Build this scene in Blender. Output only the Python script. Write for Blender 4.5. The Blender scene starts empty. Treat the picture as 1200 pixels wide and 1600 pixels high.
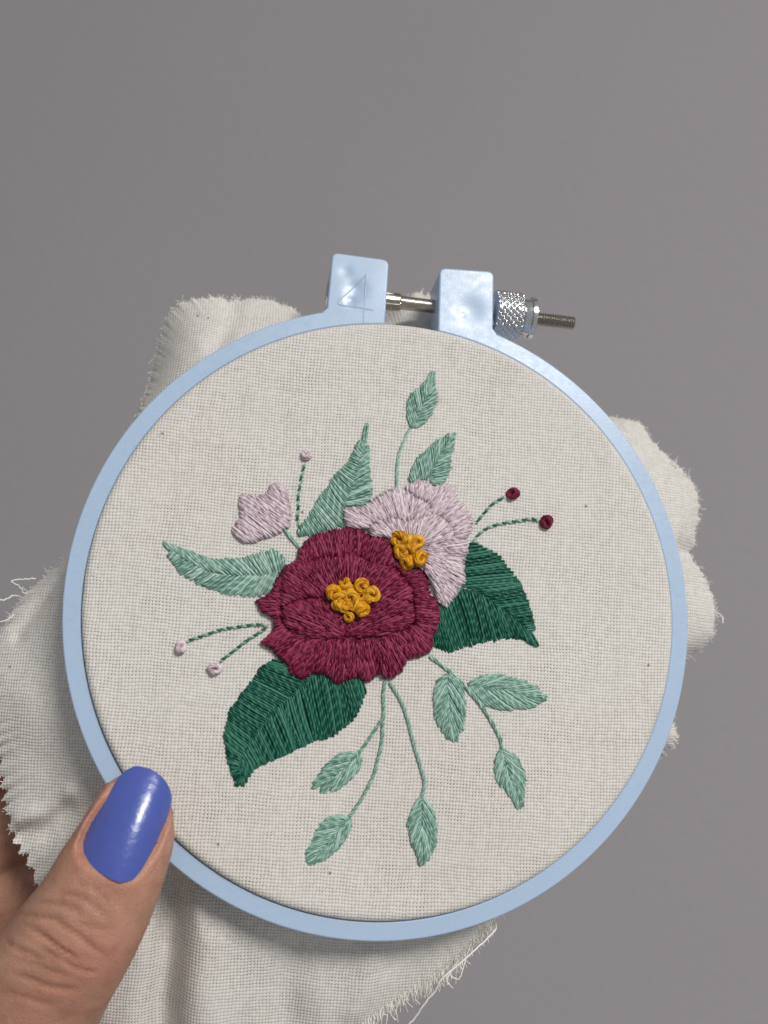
import bpy, bmesh, math, random
import numpy as np
from mathutils import Vector, Matrix, noise
from mathutils.bvhtree import BVHTree

random.seed(7); rng = np.random.default_rng(7)
S = bpy.context.scene
COL = S.collection

# ------------------------------------------------------------------ camera
CAM = np.array([0.0, 0.0, 1.25]); F = 1500.0        # focal length in photo pixels (1200 wide)
cd = bpy.data.cameras.new('camera'); cam = bpy.data.objects.new('camera', cd); COL.objects.link(cam)
cam.location = CAM; cam.rotation_euler = (math.radians(90), 0, 0)
cd.sensor_fit = 'HORIZONTAL'; cd.sensor_width = 20.8; cd.lens = 20.8*F/1200.0
cd.clip_start = 0.005; cd.clip_end = 50
cd.dof.use_dof = True; cd.dof.focus_distance = 0.167; cd.dof.aperture_fstop = 26/2.0
S.camera = cam
# ------------------------------------------------------------------ world, lamps, exposure
w = bpy.data.worlds.new('World'); S.world = w; w.use_nodes = True
w.node_tree.nodes['Background'].inputs[0].default_value = (0.95, 0.97, 1.0, 1)
w.node_tree.nodes['Background'].inputs[1].default_value = 0.33
def area(name, loc, target, size, power, col):
    l = bpy.data.lights.new(name, 'AREA'); l.shape = 'DISK'; l.size = size; l.energy = power; l.color = col
    o = bpy.data.objects.new(name, l); COL.objects.link(o); o.location = loc
    o.rotation_euler = (Vector(target)-Vector(loc)).to_track_quat('-Z', 'Y').to_euler()
area('ceiling_lamp', (0.95, -1.25, 2.40), (0.95, -1.24, 1.0), 0.75, 62.0, (1.0, 0.98, 0.955))
S.view_settings.view_transform = 'Standard'; S.view_settings.look = 'None'
S.view_settings.exposure = 0.0; S.view_settings.gamma = 1.0
S.render.engine = 'CYCLES'

# ------------------------------------------------------------------ pixel -> hoop frame
MM = 0.001; ROUT = 0.0555; RIN = 0.0523; RF = 0.05218; ZF = 0.0014
def ray(u, v):
    u = np.asarray(u, float); v = np.asarray(v, float)
    return np.stack([(u-600)/F, np.ones_like(u), -(v-800)/F], -1)
nf = np.array([-0.13, 0.977, -0.17]); nf /= np.linalg.norm(nf)      # away from the camera
RP = np.array([(160,726),(208,660),(289,585),(337,552),(460,501),(880,583),(950,641),(1027,760),(1073,921),(1075,964),
  (1060,1100),(1029,1187),(975,1282),(905,1355),(800,1417),(267,1351),(417,1438),(520,1465),(572,1469),(160,1229),(118,1134),(96,945),(105,866)], float)
d = ray(RP[:,0], RP[:,1]); P = d/(d@nf)[:,None]
ez = -nf
ex = ray(770,424)/(ray(770,424)@nf) - ray(520,395)/(ray(520,395)@nf); ex /= np.linalg.norm(ex)
ey = np.cross(ez, ex)
X = P@ex; Y = P@ey
q = np.linalg.lstsq(np.c_[X, Y, np.ones(len(X))], X*X+Y*Y, rcond=None)[0]
cx, cy = q[0]/2, q[1]/2; r1 = math.sqrt(q[2]+cx*cx+cy*cy)
DIST = ROUT/r1
ORG = CAM + DIST*(cx*ex + cy*ey + nf)
print('hoop distance', DIST, 'fit residual px', np.abs(np.hypot(X-cx, Y-cy)-r1).max()/r1*491)
HM = Matrix(((ex[0],ey[0],ez[0],ORG[0]),(ex[1],ey[1],ez[1],ORG[1]),(ex[2],ey[2],ez[2],ORG[2]),(0,0,0,1)))
def L(u, v, z=0.0):
    """photo pixel -> point of the hoop frame on the plane z above the ring's face"""
    d = ray(u, v); z = np.asarray(z, float)
    o = CAM - ORG
    t = (z - o@ez)/(d@ez)
    p = o + d*t[..., None]
    return np.stack([p@ex, p@ey, p@ez], -1)
def PX(p):
    """hoop frame -> photo pixel"""
    wv = p[:, :1]*ex + p[:, 1:2]*ey + p[:, 2:3]*ez + ORG - CAM
    return np.stack([600 + F*wv[:,0]/wv[:,1], 800 - F*wv[:,2]/wv[:,1]], -1)

# ------------------------------------------------------------------ materials
def lin(c): return tuple((x/255/12.92 if x/255 <= 0.04045 else ((x/255+0.055)/1.055)**2.4) for x in c) + (1.0,)
class NT:
    def __init__(s, name):
        s.m = bpy.data.materials.new(name); s.m.use_nodes = True; s.t = s.m.node_tree; s.n = s.t.nodes
        s.b = s.n['Principled BSDF']
    def node(s, typ, **kw):
        n = s.n.new(typ)
        for k, v in kw.items(): setattr(n, k, v)
        return n
    def link(s, a, b): s.t.links.new(a, b)
    def val(s, sock, x):
        if isinstance(x, (int, float, tuple)): sock.default_value = x
        else: s.link(x, sock)
    def math(s, op, a, b=0.0, c=0.0, clamp=False):
        n = s.node('ShaderNodeMath', operation=op, use_clamp=clamp)
        s.val(n.inputs[0], a); s.val(n.inputs[1], b); s.val(n.inputs[2], c)
        return n.outputs[0]
    def mix(s, f, a, b, typ='MIX'):
        n = s.node('ShaderNodeMix', data_type='RGBA', blend_type=typ)
        s.val(n.inputs[0], f); s.val(n.inputs[6], a); s.val(n.inputs[7], b); return n.outputs[2]
    def noise(s, vec, scale, detail=3, rough=0.5):
        n = s.node('ShaderNodeTexNoise'); s.link(vec, n.inputs['Vector'])
        n.inputs['Scale'].default_value = scale; n.inputs['Detail'].default_value = detail; n.inputs['Roughness'].default_value = rough
        return n.outputs['Fac']
    def ramp(s, f, lo, hi, a=0.0, b=1.0):
        n = s.node('ShaderNodeMapRange', interpolation_type='SMOOTHSTEP'); s.val(n.inputs[0], f)
        for i, x in zip((1,2,3,4), (lo,hi,a,b)): n.inputs[i].default_value = x
        return n.outputs[0]
    def attr(s, name): return s.node('ShaderNodeAttribute', attribute_name=name).outputs
    def bump(s, h, strength, dist, prev=None):
        n = s.node('ShaderNodeBump'); s.link(h, n.inputs['Height']); n.inputs['Strength'].default_value = strength; n.inputs['Distance'].default_value = dist
        if prev is not None: s.link(prev, n.inputs['Normal'])
        return n.outputs[0]
    def obj(s): return s.node('ShaderNodeTexCoord').outputs['Object']
    def set(s, **kw):
        for k, v in kw.items(): s.val(s.b.inputs[k.replace('_', ' ')], v)

def mat_cloth():
    t = NT('muslin'); co = t.obj()
    sx = t.node('ShaderNodeSeparateXYZ'); t.link(co, sx.inputs[0])
    p = 0.00057
    n1 = t.noise(co, 300, 3); n2 = t.noise(co, 371, 3)
    sl1 = t.noise(co, 60, 1); sl2 = t.noise(co, 71, 1)
    u = t.math('ADD', t.math('DIVIDE', sx.outputs[0], p), t.math('ADD', t.math('MULTIPLY', n1, 0.9), t.math('MULTIPLY', sl1, 2.2)))
    v = t.math('ADD', t.math('DIVIDE', sx.outputs[1], p), t.math('ADD', t.math('MULTIPLY', n2, 0.9), t.math('MULTIPLY', sl2, 2.2)))
    fu, fv = t.math('FLOOR', u), t.math('FLOOR', v)
    cu = t.math('SUBTRACT', t.math('SUBTRACT', u, fu), 0.5); cv = t.math('SUBTRACT', t.math('SUBTRACT', v, fv), 0.5)
    # every thread its own thickness
    def wn(a, b):
        c = t.node('ShaderNodeCombineXYZ'); t.link(a, c.inputs[0]); t.val(c.inputs[1], b)
        n = t.node('ShaderNodeTexWhiteNoise', noise_dimensions='2D'); t.link(c.outputs[0], n.inputs['Vector']); return n.outputs['Value']
    tu, tv = wn(fu, 3.0), wn(fv, 17.0)
    su = t.math('ADD', t.math('MULTIPLY', tu, 1.3), 3.1); sv = t.math('ADD', t.math('MULTIPLY', tv, 1.3), 3.1)
    hu = t.math('SUBTRACT', 1.0, t.math('MULTIPLY', t.math('MULTIPLY', cu, cu), su))
    hv = t.math('SUBTRACT', 1.0, t.math('MULTIPLY', t.math('MULTIPLY', cv, cv), sv))
    si = t.math('SUBTRACT', 1.0, t.math('MULTIPLY', t.math('FLOORED_MODULO', fu, 2.0), 2.0))
    sj = t.math('SUBTRACT', 1.0, t.math('MULTIPLY', t.math('FLOORED_MODULO', fv, 2.0), 2.0))
    wz = t.math('MULTIPLY', si, t.math('SINE', t.math('MULTIPLY', v, math.pi)))
    fz = t.math('MULTIPLY', t.math('MULTIPLY', sj, -1.0), t.math('SINE', t.math('MULTIPLY', u, math.pi)))
    H = t.math('MAXIMUM', t.math('ADD', t.math('MULTIPLY', hu, 0.55), t.math('MULTIPLY', wz, 0.45)),
               t.math('ADD', t.math('MULTIPLY', hv, 0.55), t.math('MULTIPLY', fz, 0.45)))
    hole = t.math('MULTIPLY', t.ramp(hu, 0.84, 0.30), t.ramp(hv, 0.84, 0.30))
    opn = t.ramp(t.noise(co, 90, 2), 0.3, 0.7, 0.55, 1.0)          # weave opener here, tighter there
    cell = wn(t.math('ADD', fu, t.math('MULTIPLY', fv, 13.37)), 5.0)
    hole = t.math('MULTIPLY', t.math('MULTIPLY', hole, opn), t.math('ADD', t.math('MULTIPLY', cell, 0.8), 0.4), clamp=True)
    base = t.mix(t.noise(co, 22, 3), lin((212,208,201)), lin((219,215,209)))
    base = t.mix(t.math('MULTIPLY', t.ramp(t.noise(co, 13, 2), 0.45, 0.75), 0.45), base, lin((205,195,188)))
    base = t.mix(t.math('MULTIPLY', cell, 0.16), base, lin((160,150,132)))
    # slubs: threads that run thicker and paler or darker for a while
    sc = t.node('ShaderNodeMapping'); t.link(co, sc.inputs[0]); sc.inputs['Scale'].default_value = (0.06, 1, 1)
    sc2 = t.node('ShaderNodeMapping'); t.link(co, sc2.inputs[0]); sc2.inputs['Scale'].default_value = (1, 0.06, 1)
    slub = t.math('MULTIPLY', t.noise(sc.outputs[0], 1300, 2), t.noise(sc2.outputs[0], 1300, 2))
    base = t.mix(t.ramp(slub, 0.28, 0.42, 0.0, 0.16), base, lin((222,219,212)))
    base = t.mix(t.ramp(slub, 0.20, 0.12, 0.0, 0.16), base, lin((172,163,146)))
    # seed flecks and faint stains of the unbleached cotton
    vo = t.node('ShaderNodeTexVoronoi'); t.link(co, vo.inputs['Vector']); vo.inputs['Scale'].default_value = 330
    fl = t.math('MULTIPLY', t.ramp(t.math('ADD', vo.outputs['Distance'], t.math('MULTIPLY', t.noise(co, 3000, 2), 0.16)), 0.20, 0.12), t.math('GREATER_THAN', t.noise(vo.outputs['Position'], 900, 0), 0.70))
    base = t.mix(t.math('MULTIPLY', fl, 0.75), base, lin((92,70,48)))
    vo2 = t.node('ShaderNodeTexVoronoi'); t.link(co, vo2.inputs['Vector']); vo2.inputs['Scale'].default_value = 60
    f2 = t.math('MULTIPLY', t.ramp(vo2.outputs['Distance'], 0.11, 0.02), t.math('GREATER_THAN', t.noise(vo2.outputs['Position'], 700, 0), 0.62))
    base = t.mix(t.math('MULTIPLY', f2, 0.4), base, lin((176,132,100)))
    base = t.mix(t.math('MULTIPLY', hole, 0.95), base, lin((76,68,60)))  # gaps painted dark for the shade behind the weave
    t.set(Base_Color=base, Roughness=0.9, Sheen_Weight=0.15, Sheen_Roughness=0.5)
    t.b.inputs['Specular IOR Level'].default_value = 0.15
    fib = t.noise(co, 9000, 2)
    h2 = t.math('ADD', H, t.math('MULTIPLY', fib, 0.18))
    t.link(t.bump(h2, 0.62, 0.00021), t.b.inputs['Normal'])
    return t.m

def mat_floss(name, dark, mid, light, rough=0.40):
    t = NT(name)
    rn = t.attr('rnd')['Fac']; al = t.attr('along')['Fac']; ar = t.attr('around')['Fac']
    tw = t.math('SINE', t.math('MULTIPLY', t.math('ADD', t.math('ADD', t.math('MULTIPLY', al, 640.0), t.math('MULTIPLY', ar, 1.0)), t.math('MULTIPLY', rn, 9.0)), 2*math.pi))
    r2 = t.math('FRACT', t.math('MULTIPLY', rn, 7.31))
    c = t.mix(rn, lin(dark), lin(mid))
    c = t.mix(t.ramp(r2, 0.55, 1.0, 0.0, 0.75), c, lin(light))
    jit = t.noise(t.obj(), 1400, 2)
    c = t.mix(t.ramp(t.math('ADD', tw, t.math('MULTIPLY', jit, 1.6)), 0.9, 1.9, 0.0, 0.55), c, lin(light))  # painted highlights: light dashes along the twist
    c = t.mix(t.ramp(t.math('ADD', tw, t.math('MULTIPLY', jit, 1.6)), 0.4, -0.5, 0.0, 0.32), c, lin(dark))  # painted shade in the grooves of the twist
    t.set(Base_Color=c, Roughness=rough)
    t.b.inputs['Specular Tint'].default_value = lin(tuple(int(x + (255-x)*0.35) for x in light))
    t.b.inputs['Specular IOR Level'].default_value = 0.5
    t.link(t.bump(tw, 0.35, 0.00005), t.b.inputs['Normal'])
    return t.m

def mat_plastic():
    t = NT('pale_blue_plastic'); co = t.obj()
    c = t.mix(t.noise(co, 60, 2), lin((166,186,210)), lin((172,192,215)))
    t.set(Base_Color=c, Roughness=t.ramp(t.noise(co, 700, 4), 0.3, 0.75, 0.26, 0.36))
    t.b.inputs['Subsurface Weight'].default_value = 0.25; t.b.inputs['Subsurface Radius'].default_value = (0.6, 0.8, 1.0); t.b.inputs['Subsurface Scale'].default_value = 0.0012
    h = t.math('MULTIPLY', t.noise(co, 70, 1), 0.00016)
    for (u_, v_, am, sg) in ((556,452,0.00030,0.0017),(549,470,0.00022,0.0010),(735,485,0.00022,0.0024),(724,492,0.00004,0.0005),(541,425,0.0001,0.0012)):
        p_ = L(float(u_), float(v_), 0.0); vd = t.node('ShaderNodeVectorMath', operation='DISTANCE'); t.link(co, vd.inputs[0]); vd.inputs[1].default_value = tuple(p_)
        e_ = t.math('POWER', math.e, t.math('MULTIPLY', t.math('POWER', t.math('DIVIDE', vd.outputs['Value'], sg), 2.0), -1.0))
        h = t.math('SUBTRACT', h, t.math('MULTIPLY', e_, am))          # sink marks of the moulding
    b = t.bump(h, 1.0, 1.0)
    b = t.bump(t.noise(co, 2600, 3), 0.10, 0.0001, b)
    t.link(b, t.b.inputs['Normal'])
    return t.m

def mat_metal(name, col, rough, streak=0.0):
    t = NT(name); co = t.obj()
    n = t.noise(co, 900, 4, 0.6)
    t.set(Base_Color=t.mix(t.math('MULTIPLY', n, 0.5), lin(col), lin(tuple(int(x*0.62) for x in col))), Metallic=1.0,
          Roughness=t.ramp(n, 0.3, 0.7, rough-0.06, rough+0.10))
    t.link(t.bump(n, 0.12, 0.0001), t.b.inputs['Normal'])
    return t.m

def mat_skin():
    t = NT('skin'); co = t.obj()
    n1 = t.noise(co, 110, 4); n2 = t.noise(co, 320, 4); n3 = t.noise(co, 55, 2)
    c = t.mix(t.ramp(n1, 0.35, 0.68), lin((165,121,99)), lin((183,139,116)))
    c = t.mix(t.math('MULTIPLY', t.ramp(n3, 0.45, 0.7), 0.6), c, lin((180,120,104)))
    c = t.mix(t.math('MULTIPLY', t.ramp(n2, 0.45, 0.75), 0.42), c, lin((146,94,76)))
    nl = t.attr('nailside')['Fac']
    c = t.mix(t.math('MULTIPLY', nl, 0.3), c, lin((188,122,104)))
    cr = t.attr('crease')['Fac']
    c = t.mix(t.math('MULTIPLY', cr, 0.55), c, lin((128,74,50)))
    t.set(Base_Color=c, Roughness=t.ramp(n2, 0.3, 0.7, 0.42, 0.58))
    t.b.inputs['Subsurface Weight'].default_value = 0.35; t.b.inputs['Subsurface Radius'].default_value = (1.0, 0.4, 0.22); t.b.inputs['Subsurface Scale'].default_value = 0.0018
    t.b.inputs['Specular IOR Level'].default_value = 0.4
    vo = t.node('ShaderNodeTexVoronoi', feature='DISTANCE_TO_EDGE'); t.link(co, vo.inputs['Vector']); vo.inputs['Scale'].default_value = 1700
    b = t.bump(t.ramp(vo.outputs['Distance'], 0.0, 0.25), 0.4, 0.00011)
    b = t.bump(t.noise(co, 480, 4, 0.55), 0.3, 0.0005, b)
    t.link(b, t.b.inputs['Normal'])
    return t.m

def mat_polish():
    t = NT('blue_nail_varnish'); co = t.obj()
    t.set(Base_Color=t.mix(t.noise(co, 180, 2), lin((68,84,160)), lin((75,91,167))), Roughness=0.30)
    t.b.inputs['Coat Weight'].default_value = 0.35; t.b.inputs['Coat Roughness'].default_value = 0.16
    b = t.bump(t.noise(co, 900, 4), 0.30, 0.0003)
    t.link(b, t.b.inputs['Normal'])
    return t.m

def mat_wall():
    t = NT('painted_wall'); co = t.obj()
    n = t.noise(co, 5, 4); n2 = t.noise(co, 1.2, 2)
    c = t.mix(n, lin((151,147,149)), lin((157,153,155)))
    c = t.mix(t.math('MULTIPLY', n2, 0.25), c, lin((164,156,156)))
    t.set(Base_Color=c, Roughness=0.85)
    t.link(t.bump(t.noise(co, 160, 5, 0.65), 0.35, 0.002), t.b.inputs['Normal'])
    return t.m

M = dict(cloth=mat_cloth(),
  burg=mat_floss('burgundy_floss', (74,12,34), (112,26,54), (156,68,96)),
  lav=mat_floss('lavender_floss', (160,138,146), (200,182,188), (228,216,220), 0.40),
  mint=mat_floss('mint_floss', (86,126,111), (126,160,145), (180,205,193)),
  dkmint=mat_floss('sage_floss', (34,76,60), (52,98,80), (84,130,110)),
  green=mat_floss('dark_green_floss', (12,58,46), (28,86,69), (74,130,110)),
  gold=mat_floss('gold_floss', (158,94,8), (206,142,18), (236,184,66)),
  wine=mat_floss('wine_floss', (82,16,38), (112,30,56), (140,60,86)),
  cotton=mat_floss('cotton_thread', (224,219,208), (234,230,221), (244,242,236), 0.75),
  plastic=mat_plastic(), zinc=mat_metal('zinc_plated_steel', (230,230,232), 0.2), steel=mat_metal('nickel_steel', (188,182,172), 0.24),
  skin=mat_skin(), polish=mat_polish(), wall=mat_wall())
bk = NT('painted_bore_shade'); bk.set(Base_Color=lin((46,50,58)), Roughness=0.8); M['bore_shade'] = bk.m  # even dark colour painting the shade inside the screw hole

# ------------------------------------------------------------------ mesh helpers
def mesh_obj(name, V, Fc, mat, parent, smooth=True, attrs=None):
    me = bpy.data.meshes.new(name)
    V = np.asarray(V, float)
    if isinstance(Fc, np.ndarray):
        n, k = Fc.shape
        me.vertices.add(len(V)); me.vertices.foreach_set('co', V.ravel())
        me.loops.add(n*k); me.loops.foreach_set('vertex_index', Fc.astype(np.int32).ravel())
        me.polygons.add(n); me.polygons.foreach_set('loop_start', np.arange(0, n*k, k, dtype=np.int32))
        me.update(calc_edges=True); me.validate()
    else:
        me.from_pydata([tuple(v) for v in V], [], Fc); me.update()
    me.polygons.foreach_set('use_smooth', [smooth]*len(me.polygons))
    for k, a in (attrs or {}).items():
        at = me.attributes.new(k, 'FLOAT', 'POINT'); at.data.foreach_set('value', np.asarray(a, np.float32))
    me.materials.append(M[mat] if isinstance(mat, str) else mat)
    o = bpy.data.objects.new(name, me); COL.objects.link(o)
    if parent is not None: o.parent = parent
    return o
def empty(name, label, cat):
    o = bpy.data.objects.new(name, None); COL.objects.link(o); o.matrix_world = HM
    o.empty_display_size = 0.02; o['label'] = label; o['category'] = cat
    return o
class Tubes:
    """collects thread pieces; every piece is a tube along a path of K points"""
    def __init__(s): s.V=[]; s.F=[]; s.rn=[]; s.al=[]; s.ar=[]; s.n=0
    def add(s, paths, rad, sides=6, rnd=None):
        P = np.asarray(paths, float); n, k, _ = P.shape
        T = np.gradient(P, axis=1); T /= np.linalg.norm(T, axis=2, keepdims=True)+1e-12
        Wd = np.cross(T, np.array([0,0,1.0])); ln = np.linalg.norm(Wd, axis=2, keepdims=True)
        Wd = np.where(ln < 1e-4, np.array([1.0,0,0]), Wd/(ln+1e-12)); N = np.cross(Wd, T)
        rad = np.broadcast_to(np.asarray(rad, float), (n, k)) if np.ndim(rad) != 1 or len(np.atleast_1d(rad)) != n else np.repeat(np.asarray(rad, float)[:,None], k, 1)
        a = -math.pi/2 + np.arange(sides)*2*math.pi/sides
        R = P[:,:,None,:] + rad[:,:,None,None]*(np.cos(a)[None,None,:,None]*Wd[:,:,None,:] + np.sin(a)[None,None,:,None]*N[:,:,None,:])
        seg = np.linalg.norm(np.diff(P, axis=1), axis=2); al = np.c_[np.zeros(n), np.cumsum(seg, 1)]
        if rnd is None: rnd = rng.random(n)
        idx = np.arange(n*k*sides).reshape(n, k, sides) + s.n
        q0 = idx[:, :-1]; q1 = idx[:, 1:]
        Fq = np.stack([q0, q1, np.roll(q1, -1, 2), np.roll(q0, -1, 2)], -1).reshape(-1, 4)
        s.V.append(R.reshape(-1, 3)); s.F.append(Fq)
        s.rn.append(np.repeat(np.asarray(rnd, float), k*sides)); s.al.append(np.repeat(al.ravel(), sides))
        s.ar.append(np.tile(np.arange(sides)/sides, n*k)); s.n += n*k*sides
    def pad(s, V, Fq):
        V = np.asarray(V, float); s.V.append(V); s.F.append(np.asarray(Fq)+s.n)
        s.rn.append(np.zeros(len(V))); s.al.append(np.zeros(len(V))); s.ar.append(np.zeros(len(V))); s.n += len(V)  # zero picks the dark tone, painted shade under the stitches
    def build(s, name, mat, parent):
        return mesh_obj(name, np.concatenate(s.V), np.concatenate(s.F), mat, parent, True,
                        dict(rnd=np.concatenate(s.rn), along=np.concatenate(s.al), around=np.concatenate(s.ar)))
def resample(pts, n):
    p = np.asarray(pts, float); sg = np.r_[0, np.cumsum(np.linalg.norm(np.diff(p, axis=0), axis=1))]
    t = np.linspace(0, sg[-1], n); return np.stack([np.interp(t, sg, p[:,i]) for i in range(p.shape[1])], -1)
def catmull(pts, m):
    p = np.asarray(pts, float); p = np.r_[[2*p[0]-p[1]], p, [2*p[-1]-p[-2]]]; out = []
    for i in range(1, len(p)-2):
        for t in np.linspace(0, 1, m, endpoint=False):
            out.append(0.5*((2*p[i]) + (-p[i-1]+p[i+1])*t + (2*p[i-1]-5*p[i]+4*p[i+1]-p[i+2])*t*t + (-p[i-1]+3*p[i]-3*p[i+1]+p[i+2])*t**3))
    out.append(p[-2]); return np.array(out)

# ------------------------------------------------------------------ wall
WY = 0.62
wall = mesh_obj('wall', [(-2.5,WY,-0.2),(2.5,WY,-0.2),(2.5,WY,3.0),(-2.5,WY,3.0),(-2.5,WY+0.1,-0.2),(2.5,WY+0.1,-0.2),(2.5,WY+0.1,3.0),(-2.5,WY+0.1,3.0)],
                [(0,1,2,3),(5,4,7,6),(4,0,3,7),(1,5,6,2),(3,2,6,7),(4,5,1,0)], 'wall', None, False)
wall['kind'] = 'structure'

# ------------------------------------------------------------------ embroidery hoop
hoop = empty('embroidery_hoop', 'pale blue round plastic embroidery hoop with metal tightening screw on top', 'embroidery hoop')
def p2(u, v): return L(u, v, 0.0)[:2]
lL = dict(BL=p2(513,498), TL=p2(519,394), TR=p2(608,406), BR=p2(601,516))
lR = dict(BL=p2(684,525), TL=p2(687,418), TR=p2(772,424), BR=p2(769,523))
ang = lambda p: math.atan2(p[1], p[0])
def arc(R, a0, a1, n): return [np.array([R*math.cos(a), R*math.sin(a)]) for a in np.linspace(a0, a1, n)]
def rounded(prev, c, nxt, r, n=6):
    a = (prev-c)/np.linalg.norm(prev-c); b = (nxt-c)/np.linalg.norm(nxt-c)
    p0, p1 = c+a*r, c+b*r
    return [(1-t)**2*p0 + 2*t*(1-t)*c + t*t*p1 for t in np.linspace(0, 1, n)]
def on(R, p): return p*R/np.linalg.norm(p)
aL, aR = ang(lL['BR']), ang(lR['BL'])
def gap(lug_b, lug_t, R):      # where the lug's gap side crosses radius R
    for t in np.linspace(0, 1.4, 600):
        p = lug_t + (lug_b-lug_t)*t
        if np.linalg.norm(p) <= R: return p
    return lug_b
gl_in, gr_in = gap(lL['BR'], lL['TR'], RIN), gap(lR['BL'], lR['TL'], RIN)
gl_out, gr_out = gap(lL['BR'], lL['TR'], ROUT), gap(lR['BL'], lR['TL'], ROUT)
outl = arc(RIN, ang(gl_in), ang(gr_in)+2*math.pi, 420)
i_gr = len(outl); outl.append(gr_out)
outl += rounded(lR['BL'], lR['TL'], lR['TR'], 0.0013) + rounded(lR['TL'], lR['TR'], lR['BR'], 0.0013)
br = on(ROUT, lR['BR']); bl = on(ROUT, lL['BL'])
outl += [br + (lR['TR']-br)/np.linalg.norm(lR['TR']-br)*0.0008]
outl += arc(ROUT, ang(br)+2*math.pi-0.016, ang(bl)+0.016, 460)
i_br = len(outl)-460; i_bl = len(outl)-1
outl += [bl + (lL['TL']-bl)/np.linalg.norm(lL['TL']-bl)*0.0008]
outl += rounded(lL['BL'], lL['TL'], lL['TR'], 0.0013) + rounded(lL['TL'], lL['TR'], lL['BR'], 0.0013)
i_gl = len(outl); outl.append(gl_out)
bm = bmesh.new(); DEP = 0.0070
bv = [bm.verts.new((p[0], p[1], 0)) for p in outl]
f = bm.faces.new(bv)
f2, _ = bmesh.utils.face_split(f, bv[i_gr], bv[i_br])
big = max(bm.faces, key=lambda q: len(q.verts))
bmesh.utils.face_split(big, bv[i_bl], bv[i_gl])
bm.normal_update()
if sum(q.normal.z for q in bm.faces) < 0: bmesh.ops.reverse_faces(bm, faces=bm.faces[:])
rim = [e for e in bm.edges if len(e.link_faces) == 1]
front = bm.faces[:]
ret = bmesh.ops.extrude_face_region(bm, geom=front, use_keep_orig=True)
nv = [g for g in ret['geom'] if isinstance(g, bmesh.types.BMVert)]
bmesh.ops.translate(bm, verts=nv, vec=(0, 0, -DEP))
bmesh.ops.recalc_face_normals(bm, faces=bm.faces[:])
e_b = []
for e in bm.edges:
    if len(e.link_faces) == 2 and abs(e.verts[0].co.z - e.verts[1].co.z) < 1e-6:
        n = [abs(q.normal.z) for q in e.link_faces]
        if max(n) > .9 and min(n) < .1: e_b.append(e)
bmesh.ops.bevel(bm, geom=e_b, offset=0.00036, segments=4, profile=0.5, affect='EDGES')
def side(c, a, b): return (b[0]-a[0])*(c[1]-a[1]) - (b[1]-a[1])*(c[0]-a[0])
pr = [tuple(outl[i_gr]), tuple(outl[i_br])]; pl = [tuple(outl[i_bl]), tuple(outl[i_gl])]
groups = {'ring': [], 'l': [], 'r': []}
for q in bm.faces:
    c = q.calc_center_median()
    if side(c, *pl) > 1e-9 and outl[i_bl][0]-0.003 < c.x < outl[i_gl][0]+0.002 and c.y > 0: groups['l'].append(q)
    elif side(c, *pr) > 1e-9 and outl[i_gr][0]-0.002 < c.x < outl[i_br][0]+0.003 and c.y > 0: groups['r'].append(q)
    else: groups['ring'].append(q)
def sub(name, faces, par, deep=0.0):
    vs = {}; V = []; Fc = []
    for q in faces:
        r = []
        for v in q.verts:
            if v.index not in vs: vs[v.index] = len(V); V.append((v.co.x, v.co.y, v.co.z - (deep if v.co.z < -DEP/2 else 0)))
            r.append(vs[v.index])
        Fc.append(r)
    o = mesh_obj(name, V, Fc, 'plastic', par)
    m = o.modifiers.new('normals', 'WEIGHTED_NORMAL'); m.weight = 100; m.keep_sharp = False
    return o
bm.verts.index_update()
ring = sub('outer_ring', groups['ring'], hoop)
lugl = sub('clamp_lug', groups['l'], hoop, 0.0032); lugr = sub('clamp_lug', groups['r'], hoop, 0.0032)
lugl['label'] = 'clamp lug with an embossed numeral 4'
bm.free()
# inner ring (behind the cloth)
prof = [(0.0488,-0.0003),(0.0505,0.0003),(0.0514,-0.0004),(0.0516,-0.002),(0.0516,-0.0062),(0.0512,-0.0068),(0.0490,-0.0068),(0.0486,-0.0062)]
def lathe(prof, n, axis_pt=None, ax=None):
    V = []; Fc = []; k = len(prof)
    for i in range(n):
        a = 2*math.pi*i/n
        for r, z in prof: V.append((r*math.cos(a), r*math.sin(a), z))
    for i in range(n):
        for j in range(k):
            Fc.append((i*k+j, ((i+1)%n)*k+j, ((i+1)%n)*k+(j+1)%k, i*k+(j+1)%k))
    return V, Fc
V, Fc = lathe(prof, 200); mesh_obj('inner_ring', V, Fc, 'plastic', hoop)
# embossed numeral on the left lug: a raised ridge line
tn = Tubes()
def Kc(x0, y0, s): return lambda a: np.array([(x0+x*s, y0+y*s) for x, y in a], float)
k0 = Kc(490, 380, 1/6)
for st in ([(492,285),(484,470),(468,740)], [(490,300),(360,430),(232,545)], [(232,545),(232,572),(300,588),(430,605),(555,628)]):
    q = resample(catmull(k0(st), 6), 24); tn.add(L(q[:,0], q[:,1], -0.00006)[None], 0.00016, 8)
tn.build('numeral', 'plastic', lugl)
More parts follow.
